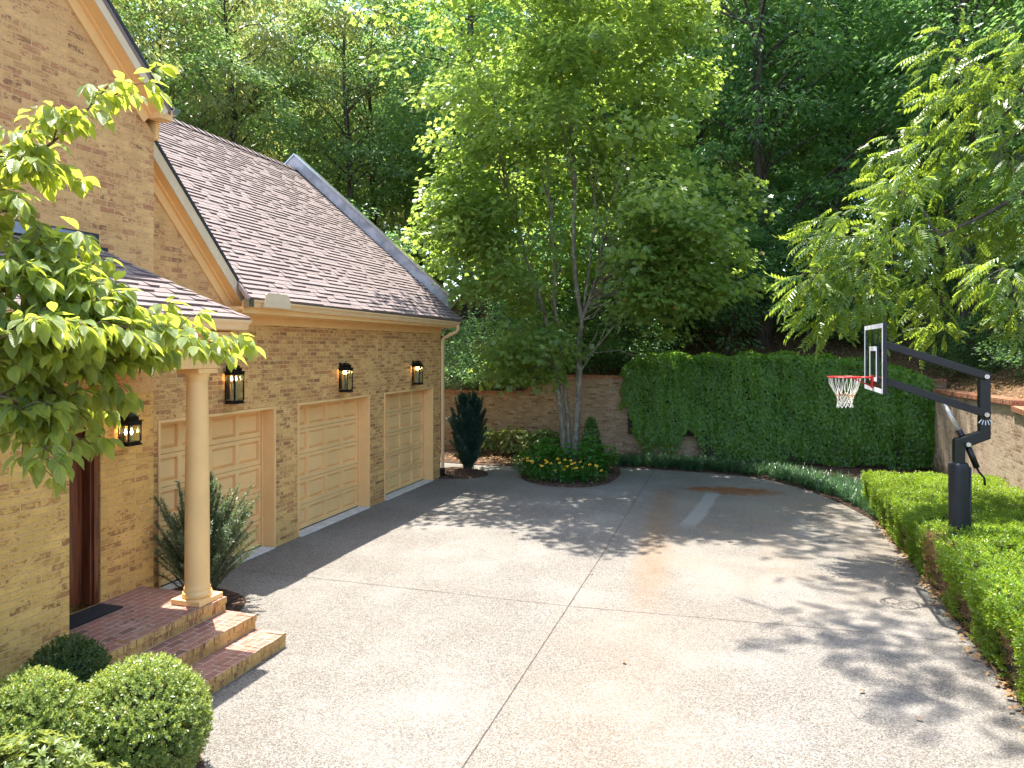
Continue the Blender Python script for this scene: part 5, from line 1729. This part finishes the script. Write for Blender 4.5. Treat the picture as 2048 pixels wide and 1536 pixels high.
# limbs enter from the left side of the view; each (pixel x, pixel y, distance)
limbs = [
    [(-160, 430, 3.15), (-40, 370, 3.2), (70, 310, 3.25), (150, 245, 3.3), (195, 200, 3.35), (222, 195, 3.4)],
    [(-180, 380, 3.0), (-60, 330, 3.0), (20, 295, 3.05), (60, 265, 3.1)],
    [(-150, 450, 3.3), (-40, 380, 3.3), (30, 350, 3.25), (85, 330, 3.2)],
    [(-110, 360, 3.1), (-20, 310, 3.1), (40, 290, 3.1), (75, 290, 3.1)],
    [(-130, 520, 2.9), (-60, 440, 2.95), (-10, 400, 3.0), (30, 395, 3.0)],
    [(-130, 470, 3.05), (-20, 425, 3.05), (45, 430, 3.1), (82, 462, 3.1)],
    [(-120, 640, 3.0), (-20, 590, 3.0), (40, 575, 3.0), (90, 580, 3.05)],
    [(-120, 620, 3.2), (-20, 560, 3.2), (50, 545, 3.2), (105, 550, 3.2)],
    [(-150, 600, 3.1), (-30, 555, 3.1), (50, 530, 3.1), (95, 522, 3.15)],
    [(-140, 660, 2.95), (-40, 600, 2.95), (20, 570, 3.0), (55, 560, 3.0)],
    [(-120, 700, 3.2), (0, 665, 3.2), (90, 632, 3.25), (190, 612, 3.3), (262, 630, 3.3)],
    [(-140, 750, 3.0), (0, 700, 3.0), (120, 680, 3.05), (220, 680, 3.1), (300, 672, 3.2), (365, 676, 3.25), (398, 690, 3.25)],
    [(-120, 740, 3.3), (20, 705, 3.35), (130, 685, 3.4), (205, 695, 3.4), (250, 715, 3.35)],
    [(-140, 750, 2.85), (-20, 705, 2.85), (80, 670, 2.9), (160, 650, 2.95), (220, 648, 3.0)],
    [(-110, 700, 3.05), (40, 650, 3.1), (140, 630, 3.1), (220, 655, 3.15), (270, 675, 3.2)],
    [(-110, 690, 2.9), (20, 635, 2.9), (100, 618, 2.9), (150, 628, 2.95)],
    [(-100, 770, 3.45), (40, 700, 3.5), (150, 670, 3.5), (220, 685, 3.5), (270, 700, 3.5)],
    [(-110, 740, 3.35), (60, 690, 3.4), (180, 660, 3.4), (250, 690, 3.4)],
    [(-130, 740, 2.75), (-30, 690, 2.75), (40, 660, 2.75), (85, 640, 2.8)],
    [(-110, 780, 3.2), (60, 735, 3.2), (140, 720, 3.25), (200, 730, 3.25)],
    [(-110, 780, 2.95), (30, 745, 2.95), (110, 725, 2.95), (170, 730, 3.0)],
    [(-120, 800, 3.1), (0, 770, 3.1), (80, 755, 3.1), (115, 785, 3.1), (135, 820, 3.1)],
    [(-120, 800, 2.9), (-20, 790, 2.9), (50, 810, 2.9), (90, 850, 2.95), (105, 880, 2.95)],
    [(-120, 820, 3.3), (0, 800, 3.3), (75, 790, 3.3), (125, 820, 3.3)],
    [(-110, 830, 3.0), (-30, 815, 3.0), (30, 820, 3.0), (60, 850, 3.0)],
]
scaf = []
for (px, py, d_, st) in ((-190, 440, 3.15, Vector((-3.5, 2.05, 3.1))), (-200, 640, 3.0, hub), (-190, 740, 3.2, hub), (-180, 800, 2.95, Vector((-3.46, 1.92, 2.1)))):
    e_ = A(px, py, d_)
    bp = curve_pts(st, e_, .08, 6, .02, rng)
    tw.tube(bp, [.030, .027, .024, .021, .018, .015, .012], 8, cap=False)
    scaf += bp[3:]
for li, lb in enumerate(limbs):
    pts = [A(*p) for p in lb]
    a = min(scaf, key=lambda h: (h - pts[0]).length)
    tw.tube([a, a.lerp(pts[0], .5) + Vector((0, 0, .03)), pts[0]], [.012, .011, .010], 6, cap=False)
    twig(pts, .010, side=.85 if lb[0][1] > 590 else .5)
# the rest of the crown, out of view to the left
for i in range(26):
    a = math.pi * (.62 + .9 * rng.random()); z = 2.6 + 1.8 * rng.random(); r_ = .8 + .7 * rng.random()
    e = Vector((-3.8 + math.cos(a) * r_, 1.7 + math.sin(a) * r_, z))
    st = Vector((-3.5, 1.95, min(z - .2, 3.6)))
    twig([st, st.lerp(e, .5) + Vector((0, 0, .1)), e], .012)
tw.build('trunk', BARK_TWIG, dog, smooth=True, uv=False)
leaves_mesh('crown', np.array(DP), np.array(DD), np.array(DU), np.array(DS), (dv, df), L['dogwood'], dog, smooth=True, uvs=duv, wscale=.9 + .25 * rng.random(len(DP)))

# ------------------------------------------------------------------ the multi stemmed maple
rng = np.random.default_rng(151)
mp = thing('maple', 'tall multi stemmed maple in the mulch island at the driveway end', 'tree', (-4.95, 20.9, 0))
TM = tmpl_maple()
YM = 20.9
S_ = lambda px, py, y=YM: atY(px, py, y)
stems = [
    ([(1131, 950), (1126, 880), (1112, 740), (1100, 670), (1082, 600), (1062, 545), (1040, 470), (1015, 380), (995, 280), (985, 180)], .088, -.1),
    ([(1140, 950), (1138, 880), (1128, 760), (1120, 690), (1108, 600), (1108, 520), (1100, 420), (1092, 300), (1085, 180), (1080, 60)], .078, .25),
    ([(1149, 950), (1151, 880), (1158, 770), (1159, 690), (1162, 640), (1152, 560), (1146, 480), (1150, 380), (1145, 260), (1150, 120), (1155, 0)], .108, .0),
    ([(1161, 650), (1178, 600), (1196, 540), (1206, 470), (1225, 400), (1250, 320), (1275, 220)], .060, -.05),
    ([(1156, 700), (1172, 590), (1182, 500), (1192, 420), (1180, 330), (1195, 200)], .045, .2),
    ([(1104, 690), (1092, 640), (1052, 570), (1000, 520), (940, 470)], .036, -.3),
]
mb = MB(); SP = []
for pts, r0, dy in stems:
    q = [S_(px, py, YM + dy * (1 - (py - 200) / 750) + (.0 if py > 800 else rng.normal() * .05)) for px, py in pts]
    q = [Vector((p.x, p.y, max(p.z, -.05))) for p in q]
    n = len(q)
    rr_ = [r0 * (1.18 if i == 0 and len(pts) > 8 else 1) * (1 - .82 * i / (n - 1)) for i in range(n)]
    fine, fr = [], []
    for i in range(n - 1):
        p0, p1, p2, p3 = q[max(i - 1, 0)], q[i], q[i + 1], q[min(i + 2, n - 1)]
        for k in range(4):
            t_ = k / 4
            fine.append(.5 * ((2 * p1) + (p2 - p0) * t_ + (2 * p0 - 5 * p1 + 4 * p2 - p3) * t_ ** 2 + (3 * p1 - p0 - 3 * p2 + p3) * t_ ** 3) + Vector((rng.normal() * .012, rng.normal() * .012, 0)))
            fr.append(rr_[i] + (rr_[i + 1] - rr_[i]) * t_)
    fine.append(q[-1]); fr.append(rr_[-1])
    mb.tube(fine, fr, 10)
    SP += [(p, r) for p, r in zip(fine, fr) if p.z > 2.6]
SPa = np.array([list(p) for p, r in SP])
C1, D1 = crown_points(400, (-4.8, 20.3, 10.5), (4.0, 5.2, 6.4), rng, .34, .38)
C2, D2 = crown_points(60, (-7.3, 19.8, 7.6), (1.7, 2.2, 2.0), rng, .3, .3)
C3, D3 = crown_points(75, (-2.0, 20.0, 6.2), (1.8, 2.4, 2.2), rng, .3, .3)
n4 = 85; g4 = rng.random((n4, 3)); z4 = 10.2 + 3.4 * g4[:, 2]
C1 = np.concatenate([C1, np.stack([-5.6 + 7.0 * g4[:, 0] - .2 * z4, 14.2 + 5.6 * g4[:, 1] + .19 * z4, z4], 1)])
low = []
for (px, py, y, rx, rz, n) in ((1030, 690, 19.6, .95, .5, 16), (955, 470, 19.2, 1.1, .8, 18), (1300, 600, 19.3, 1.05, .6, 20), (1340, 500, 19.5, 1.0, .7, 18), (1030, 745, 19.9, .7, .3, 8), (985, 570, 19.3, .8, .5, 13), (1390, 560, 19.8, 1.0, .6, 14)):
    c = atY(px, py, y)
    for i in range(n): low.append((c.x + rng.normal() * rx * .6, c.y + rng.normal() * .7, c.z + rng.normal() * rz * .5))
C = np.concatenate([C1, C2, C3, np.array(low)])
# keep the stems in sight and the underside open
cl = np.abs(C[:, 0] + 4.6 - (C[:, 1] - 20.9) * .22)
keep = (C[:, 2] > 5.2) | (np.arange(len(C)) >= len(C1) + len(C2) + len(C3))
keep &= ~((cl < 1.7) & (C[:, 1] < 21.4) & (C[:, 2] < 8.6) & (rng.random(len(C)) < .93) & (np.arange(len(C)) < len(C1) + len(C2) + len(C3)))
keep &= ~((C[:, 0] < -7.6) & (C[:, 1] < 18.9) & (C[:, 2] < 7.0 + (-7.4 - C[:, 0]) * .9))
C = C[keep]
for i in range(len(C)):
    if i % 2: continue
    c = Vector(C[i])
    dd = np.linalg.norm(SPa - np.array([c.x, c.y, c.z - 1.2]), axis=1) + (SPa[:, 2] > c.z) * 4 + ((SPa[:, 2] < 4.2) & (c.z > 4.5)) * 5
    j = int(np.argmin(dd)); a, ra = SP[j]
    ds = (c - a).length
    r0 = min(ra * .5, .008 + .007 * ds)
    mb.tube(curve_pts(a, c, .10 * ds, 5, .06, rng), [r0, r0 * .8, r0 * .62, r0 * .45, r0 * .3, r0 * .12], 5, cap=False)
# a few bare whips
for (a, b) in (((1165, 715), (1340, 735)), ((1178, 600), (1270, 590)), ((1178, 610), (1250, 690)), ((1120, 690), (1190, 660)), ((1100, 660), (940, 690))):
    p, q = S_(*a), S_(*b); q.y += rng.normal() * .6
    mb.tube(curve_pts(p, q, .30, 7, .05, rng), [.018, .015, .013, .011, .009, .007, .005, .003], 5, cap=False)
mb.build('trunk', BARK_GREY, mp, smooth=True, uv=False)
O = norm(C - np.array([-4.7, 20.6, 8.0])); O[:, 2] *= .4
p, d, u, s = clump_leaves(C, norm(O), .5 + .45 * rng.random(len(C)), 78, .150, .42, rng, .42)
leaves_mesh('crown', p, d, u, s, TM, L['maple'], mp)

# ------------------------------------------------------------------ walnut reaching in from the right: pinnate fronds
rng = np.random.default_rng(171)


def frond_template(nl=6, ll=.36):
    vs, fs = [], []
    kv, kf = tmpl_kite(.38, .06, .14)
    def leaf(px, pz, dx, dy, dz, s_):
        o = len(vs)
        D = np.array([dx, dy, dz]); D = D / np.linalg.norm(D); X = np.cross(D, [0, 0, 1.0]); X /= np.linalg.norm(X); Zv = np.cross(X, D)
        for v in kv: vs.append(np.array([0, px, pz]) + s_ * (X * v[0] + D * v[1] + Zv * v[2]))
        for f in kf: fs.append(tuple(i + o for i in f))
    for i in range(nl):
        t_ = .10 + .85 * i / nl; z = -.42 * t_ ** 1.8
        s_ = ll * (1 - .35 * abs(t_ - .55))
        for sg in (-1, 1): leaf(t_, z, sg * .85, .50, -.48, s_)
    leaf(.97, -.40, 0, .8, -.6, ll * .95)
    o = len(vs)
    for i in range(5):
        t_ = i / 4; z = -.42 * t_ ** 1.8
        vs.append(np.array([-.006, t_, z])); vs.append(np.array([.006, t_, z]))
    for i in range(4): fs.append((o + 2 * i, o + 2 * i + 1, o + 2 * i + 3, o + 2 * i + 2))
    return np.array(vs), fs


FT = frond_template()
wal = thing('walnut_tree', 'bright sunlit walnut with feathery leaves leaning over the right hedge', 'tree', (8.4, 14.6, hill_z(8.4, 14.6) - .1))
mb = MB()
tb = Vector((8.4, 14.6, hill_z(8.4, 14.6) - .3))
tpts = [tb, tb + Vector((-.1, -.1, 2)), tb + Vector((-.35, -.2, 4)), tb + Vector((-.6, -.3, 6.2)), tb + Vector((-.7, -.6, 8.6)), tb + Vector((-.9, -.9, 11))]
mb.tube(tpts, [.26, .22, .19, .15, .10, .04], 10)
blobs = [  # pixel x, pixel y, distance, radius across, radius up, fronds
    (1690, 470, 12.6, .80, .45, 34), (1620, 565, 12.4, .42, .32, 16), (1700, 560, 12.4, .65, .45, 30), (1650, 640, 12.6, .42, .28, 16), (1740, 620, 12.8, .5, .3, 16), (1790, 390, 13.2, .60, .42, 26), (1800, 480, 13.0, .75, .42, 28),
    (1880, 330, 13.4, .75, .55, 30), (1950, 210, 13.2, .8, .7, 34), (2000, 330, 12.6, .6, .7, 26), (1990, 560, 11.6, .45, .35, 16), (2025, 630, 11.4, .28, .38, 10), (1830, 580, 13.6, .8, .35, 20), (1920, 480, 13.6, .9, .5, 24),
    (2040, 130, 13, .8, .7, 26), (1900, 130, 14, .7, .6, 22), (2090, 420, 12.2, .7, .8, 30), (2180, 300, 12.4, .9, .9, 34), (2160, 560, 12.2, .7, .6, 24), (2010, 440, 13.2, .6, .5, 18), (1860, 660, 14.2, .6, .3, 12), (1780, 300, 14.6, .6, .4, 14),
    (2300, 150, 13, 1.0, 1.0, 36), (2350, 420, 13.5, 1.0, 1.0, 34)]
WP, WD, WU, WS = [], [], [], []
hubs = []
for (px, py, d_, k) in ((1790, 520, 13.0, 2), (1900, 420, 13.4, 3), (1985, 250, 13.4, 3), (2050, 560, 12.2, 2), (2200, 330, 12.8, 3)):
    c = atD(px, py, d_)
    bp = curve_pts(tpts[k], c, .5, 9, .09, rng)
    mb.tube(bp, [.085, .075, .066, .058, .05, .043, .036, .03, .025, .02], 7, cap=False)
    hubs += bp[5:]
for (px, py, d_, ra, rz, nf) in blobs:
    c = atD(px, py, d_)
    a = min(hubs, key=lambda h: (h - Vector((c.x + .5, c.y, c.z - .2))).length)
    bp = curve_pts(a, c, .15, 7, .06, rng)
    mb.tube(bp, [.022, .02, .018, .016, .014, .012, .010, .006], 6, cap=False)
    ou = (c - Vector((7.6, 13.8, c.z))); ou.z = 0; ou.normalize()
    for i in range(int(nf * 2.9)):
        q = rng.normal(size=3); q /= np.linalg.norm(q); q *= rng.random() ** .5
        p = np.array(c) + q * np.array([ra, ra, rz * 1.25])
        dd = np.array(ou) * .35 + q * 1.0 + np.array([-.05, -.2, 0]) + rng.normal(size=3) * .3
        dd[2] = dd[2] * .45 - .10 - .45 * rng.random()
        WP.append(p); WD.append(dd); WU.append(np.array([0, 0, 1.0]) + rng.normal(size=3) * .55); WS.append(.20 + .26 * rng.random())
        if i % 6 == 0:
            k = rng.integers(3, 8)
            mb.tube([bp[k], bp[k].lerp(Vector(p), .5) + Vector((0, 0, .03)), Vector(p)], [.007, .005, .003], 4, cap=False)
# high limbs above the view that dapple the concrete
for (gx_, gy_, z) in ((1.3, 13.3, 10.0), (1.2, 10.3, 10.2), (1.75, 9.2, 10.4), (2.1, 8.3, 10.0), (2.3, 12.5, 10.6), (2.4, 10.6, 9.8), (2.5, 9.6, 9.6), (1.9, 11.9, 10.8), (.9, 9.4, 10.6), (2.6, 7.6, 9.8), (1.6, 14.4, 10), (2.2, 15.4, 10), (.2, 14.9, 10.6), (1.0, 15.8, 10.4), (.3, 16.4, 10), (1.4, 16.8, 10.2), (-.3, 17.6, 10.5), (.8, 17.9, 10.3), (-.9, 15.6, 10.4), (.2, 19, 10.2), (1.5, 18.4, 10.6), (-.8, 14.4, 10.2), (2.2, 16.6, 10), (-1.0, 18.8, 10.3), (-1.6, 16.9, 10.5), (.9, 14.4, 10.2)):
    z += 2.7; c = Vector((gx_ - .2 * z, gy_ + .19 * z, z))
    bp = curve_pts(tpts[-1 if z > 10 else -2], c, .5, 6, .1, rng)
    mb.tube(bp, [.05, .04, .032, .025, .018, .012, .006], 5, cap=False)
    for i in range(26):
        q = rng.normal(size=3); q /= np.linalg.norm(q)
        WP.append(np.array(c) + rng.normal(size=3) * np.array([.50, .42, .3])); WD.append(rng.normal(size=3) * np.array([1, 1, .5])); WU.append(np.array([0, 0, 1.0]) + rng.normal(size=3) * .35); WS.append(.30 + .22 * rng.random())
mb.build('trunk', BARK_DARK, wal, smooth=True, uv=False)
leaves_mesh('crown', np.array(WP), np.array(WD), np.array(WU), np.array(WS), FT, L['walnut'], wal)

# ------------------------------------------------------------------ the wood on the bank
HIDE = (0, 0, -500)
protos = {
    'a': make_tree('woodland_tree', 20, 3.9, 5.0, .24, 165, 118, .205, L['wood_a'], BARK_DARK, 201, .34, tmpl_kite(.52, .08, .12), flat=.28, crad=(.75, 1.35)),
    'b': make_tree('woodland_tree', 23, 4.3, 3.6, .30, 190, 118, .205, L['wood_b'], BARK_DARK, 202, .36, tmpl_kite(.50, .08, .12), flat=.30, crad=(.8, 1.4)),
    'c': make_tree('woodland_tree', 22, 4.2, 6.5, .26, 160, 104, .25, L['wood_c'], BARK_DARK, 203, .80, tmpl_kite(.36, .06, .16), flat=.36, crad=(.7, 1.3)),
    'u': make_tree('understory_tree', 6.5, 2.2, .9, .07, 110, 60, .16, L['wood_b'], BARK_DARK, 204, .35, tmpl_kite(.52, .08, .12), flat=.4, crad=(.5, .95)),
    's': make_tree('understory_shrub', 2.6, 1.7, .1, .03, 70, 64, .11, L['wood_b'], BARK_TWIG, 205, .25, tmpl_kite(.50, .08, .12), flat=.5, crad=(.4, .75)),
}
used = set()


def plant(k, x, y, rz, sc, label, cat, group, name=None):
    o = protos[k] if k not in used else copy_tree(protos[k], (0, 0, 0))
    used.add(k)
    o.location = (x, y, hill_z(x, y) - .15); o.rotation_euler = (0, 0, rz); o.scale = (sc, sc, sc)
    tag(o, label, cat, group)
    return o


rng = np.random.default_rng(300)
G1, G2, G3, G4 = 'woodland trees behind the garage roof', 'dark woodland trees behind the ivy wall', 'woodland trees on the bank right of the hoop', 'understory trees in the shade of the wood'
LB = {G1: {'a': 'green leafy tree of the wood behind the garage roof', 'b': 'dark green tree of the wood behind the garage roof', 'c': 'tall olive yellow tree of the wood behind the garage roof'},
      G2: {'a': 'mid green tree of the dark wood above the ivy wall', 'b': 'tall dark tree of the wood above the ivy wall', 'c': 'olive tree of the wood above the ivy wall'},
      G3: {'a': 'leafy green tree on the bank right of the hoop', 'b': 'dark tree on the bank right of the hoop', 'c': 'olive tree on the bank right of the hoop'}}
single = [  # trees that can be told apart
    ('c', -20.0, 25.6, 0.4, .95, 'sunlit yellowish tree with hanging leaves above the garage ridge', 'tree', G1),
    ('a', -16.4, 28.6, 2.0, .92, 'slender tree with thin dark trunk right of the roof ridge end', 'tree', G1),
    ('b', .6, 28.0, 1.0, 1.02, 'tall dark tree whose thick trunk rises behind the ivy wall', 'tree', G2),
    ('b', 6.6, 25.6, 2.4, .88, 'dark tree behind the walnut at the upper right', 'tree', G3),
]
for s_ in single: plant(*s_)
occ = [(s_[1], s_[2]) for s_ in single] + [(8.4, 14.6)]
cand = []
for gy in range(0, 7):
    for gx in range(-8, 7):
        x = gx * 5.5 + (gy % 2) * 2.75 + rng.normal() * .9 - 4; y = 26.8 + gy * 5.2 + rng.normal() * .7
        if -2.9 < (x + 3.3) < 2.0 and y < 28: continue
        if -15 < x < -8 and y < 29.5: continue
        cand.append((x, y))
for (x, y) in ((9.5, 20.5), (13.5, 18), (12, 23.5), (16.5, 22), (12.6, 12.5), (17, 14), (11.5, 7.5), (16, 8.5), (21, 18), (-21, 22.5), (-25, 24), (-22, 17.5), (-27, 19), (-30, 23), (-26, 13)):
    cand.append((x, y))
nt2 = 0
for (x, y) in cand:
    if any(math.hypot(x - a, y - b) < 2.9 for a, b in occ): continue
    d_ = -x * SS + y * CC; l_ = x * CC + y * SS
    if abs(l_) > d_ * .70 + 5 or d_ < 3: continue
    occ.append((x, y))
    g = G3 if x > 5.5 and y < 34 else (G1 if l_ / d_ < -.12 else G2)
    k = rng.choice(['a', 'b', 'c'], p={G1: [.42, .18, .40], G2: [.30, .62, .08], G3: [.42, .50, .08]}[g])
    plant(str(k), x, y, rng.random() * 6.28, .80 + .35 * rng.random(), LB[g][str(k)], 'tree', g); nt2 += 1
# understory along the wall tops
und = [(-6.3, 25.6), (-13.6, 24.6), (-4.4, 25.9), (-2.6, 26.6), (-.6, 25.8), (-6.9, 28.4), (-5.2, 28.2), (-1.6, 28.4), (2.3, 27.2), (3.4, 29.6), (-15.5, 25.6),
       (5.9, 27.8), (7.8, 23.6), (9.6, 25.6), (8.2, 20.4), (10.6, 21.4), (-3.6, 30.5), (.9, 31.2), (-8.6, 30.2), (5.2, 31.4), (9.4, 17.4), (10.6, 14.4)]
for i, (x, y) in enumerate(und):
    sc = .65 + .5 * rng.random()
    plant('u', x, y, rng.random() * 6.28, sc, 'small understory tree in the dark shade of the wood', 'tree', G4, )
shr = [(-12.5, 24.3), (-10.6, 24.3), (-8.8, 24.35), (-7.4, 24.4), (-5.8, 24.5), (-4.7, 24.5), (-9.7, 26), (-6.6, 26.4), (-3.7, 25.2), (-1.9, 29.5), (1.7, 29.8), (6.9, 26.6), (4.4, 28.4), (7.3, 21.4), (6.6, 24.2), (8.9, 22.6)]
for i, (x, y) in enumerate(shr):
    plant('s', x, y, rng.random() * 6.28, .6 + .5 * rng.random(), 'low dark shrub growing on the shaded bank', 'shrub', 'shrubs on the shaded bank')

# the far wood closes the view
n = 60000
x = -75 + 150 * rng.random(n); y = 60 + 14 * rng.random(n)
side = rng.random(n) < .35
ys = -5 + 70 * rng.random(n); x = np.where(side, np.where(rng.random(n) < .5, -50 - 14 * rng.random(n), 38 + 14 * rng.random(n)), x); y = np.where(side, ys, y)
zt2 = 27 + 3 * np.sin(x * .5) + 2.2 * np.sin(x * 1.3 + y)
z = 4.5 + zt2 * rng.random(n) ** .9
P0 = np.stack([x, y, z], 1)
leaves_mesh('far_wood', P0, rand_dirs(n, rng), norm(rand_dirs(n, rng) + np.array([0, 0, .8])), .55 + .6 * rng.random(n), tmpl_kite(.7, .1, .15), L['wood_a'])
tag(bpy.data.objects['far_wood'], 'distant leafy wood closing the view behind the trees', 'wood', kind='stuff')

# ------------------------------------------------------------------ a few things lying about
for i, (px, py, lb, rot) in enumerate(((1250, 1330, 'small dry brown leaf lying alone on the mid driveway', .4), (1848, 1444, 'curled dry leaf on the driveway at lower right', 1.3), (1730, 1385, 'dry leaf on the driveway left of the hedge', 2.2), (1185, 1148, 'dark leaf lying beside the long driveway joint', 2.9))):
    r_ = ray(px, py); d_ = -HC / r_[2]; q = Vector((r_[0] * d_, r_[1] * d_, .006))
    v, f, _ = tmpl_dog()
    c_, s_ = math.cos(rot), math.sin(rot)
    mb = MB(); vv = [(q.x + .075 * (a[0] * c_ - a[1] * s_), q.y + .075 * (a[0] * s_ + a[1] * c_), q.z + .012 + .075 * (abs(a[0]) * .5 + .12 * math.sin(a[1] * 3))) for a in v]
    mb.add(vv, f); o = mb.build('fallen_leaf', M['dead'], smooth=True, uv=False); tag(o, lb, 'leaf', 'dry leaves on the driveway')

# leaf litter and twigs on the bank and in the beds
rng = np.random.default_rng(401)
n = 9000
x = np.concatenate([WX + .3 + 5.5 * rng.random(n // 2), -12 + 17 * rng.random(n - n // 2)]); y = np.concatenate([10 + 20 * rng.random(n // 2), WY + .3 + 5 * rng.random(n - n // 2)])
z = np.array([hill_z(a, b) for a, b in zip(x, y)]) + .02 + .04 * rng.random(n)
m_ = 1500
ex = 2.66 + .10 * rng.normal(size=m_); ey = 3 + 13 * rng.random(m_)
bx2 = -9 + 5 * rng.random(m_); by2 = 21 + 2.2 * rng.random(m_)
x = np.concatenate([x, ex, bx2]); y = np.concatenate([y, ey, by2]); z = np.concatenate([z, .028 + .02 * rng.random(m_), .03 + .03 * rng.random(m_)])
n = len(x); dd = rand_dirs(n, rng); dd[:, 2] *= .3
leaves_mesh('leaf_litter', np.stack([x, y, z], 1), dd, norm(np.array([0, 0, 1.0]) + rand_dirs(n, rng) * .6), .05 + .07 * rng.random(n), tmpl_kite(.5, .12, .1), L['hedge_brown'])
tag(bpy.data.objects['leaf_litter'], 'dry brown leaves scattered over the bank and the mulch', 'leaves', kind='stuff')
EXPO = 2.1; DENOISE = True
# ------------------------------------------------------------------ light, world, camera
sd = Vector((.20, -.19, -1.0)).normalized()
sun = bpy.data.lights.new('sun', 'SUN'); sun.energy = 3.5; sun.angle = R(.53); sun.color = (1.0, .95, .86)
so = bpy.data.objects.new('sun', sun); COL.objects.link(so); so.rotation_euler = sd.to_track_quat('-Z', 'Y').to_euler(); so.location = (0, 0, 40)
w = bpy.data.worlds.new('World'); SC.world = w; w.use_nodes = True
nt = w.node_tree; nt.nodes.clear()
sky = nt.nodes.new('ShaderNodeTexSky'); sky.sky_type = 'NISHITA'; sky.sun_disc = False
sky.sun_elevation = math.asin(-sd.z); sky.sun_rotation = math.atan2(-sd.x, -sd.y); sky.air_density = 1.0; sky.dust_density = 1.6; sky.ozone_density = 1.0
bg = nt.nodes.new('ShaderNodeBackground'); bg.inputs[1].default_value = .15
wo = nt.nodes.new('ShaderNodeOutputWorld')
nt.links.new(sky.outputs[0], bg.inputs[0]); nt.links.new(bg.outputs[0], wo.inputs[0])

cam = bpy.data.cameras.new('camera'); co = bpy.data.objects.new('camera', cam); COL.objects.link(co)
co.location = (0, 0, HC); co.rotation_euler = (R(90), 0, YAW)
cam.sensor_width = 36; cam.lens = F / 2048 * 36; cam.shift_y = -(768 - HY) / 2048; cam.clip_end = 2000; cam.clip_start = .05
SC.camera = co
SC.view_settings.view_transform = 'Standard'; SC.view_settings.look = 'None'; SC.view_settings.exposure = EXPO; SC.view_settings.gamma = 1
SC.cycles.max_bounces = 7; SC.cycles.diffuse_bounces = 4; SC.cycles.glossy_bounces = 2; SC.cycles.transmission_bounces = 4; SC.cycles.transparent_max_bounces = 8
SC.cycles.caustics_reflective = False; SC.cycles.caustics_refractive = False
SC.cycles.sample_clamp_indirect = 6.0
SC.cycles.use_denoising = DENOISE
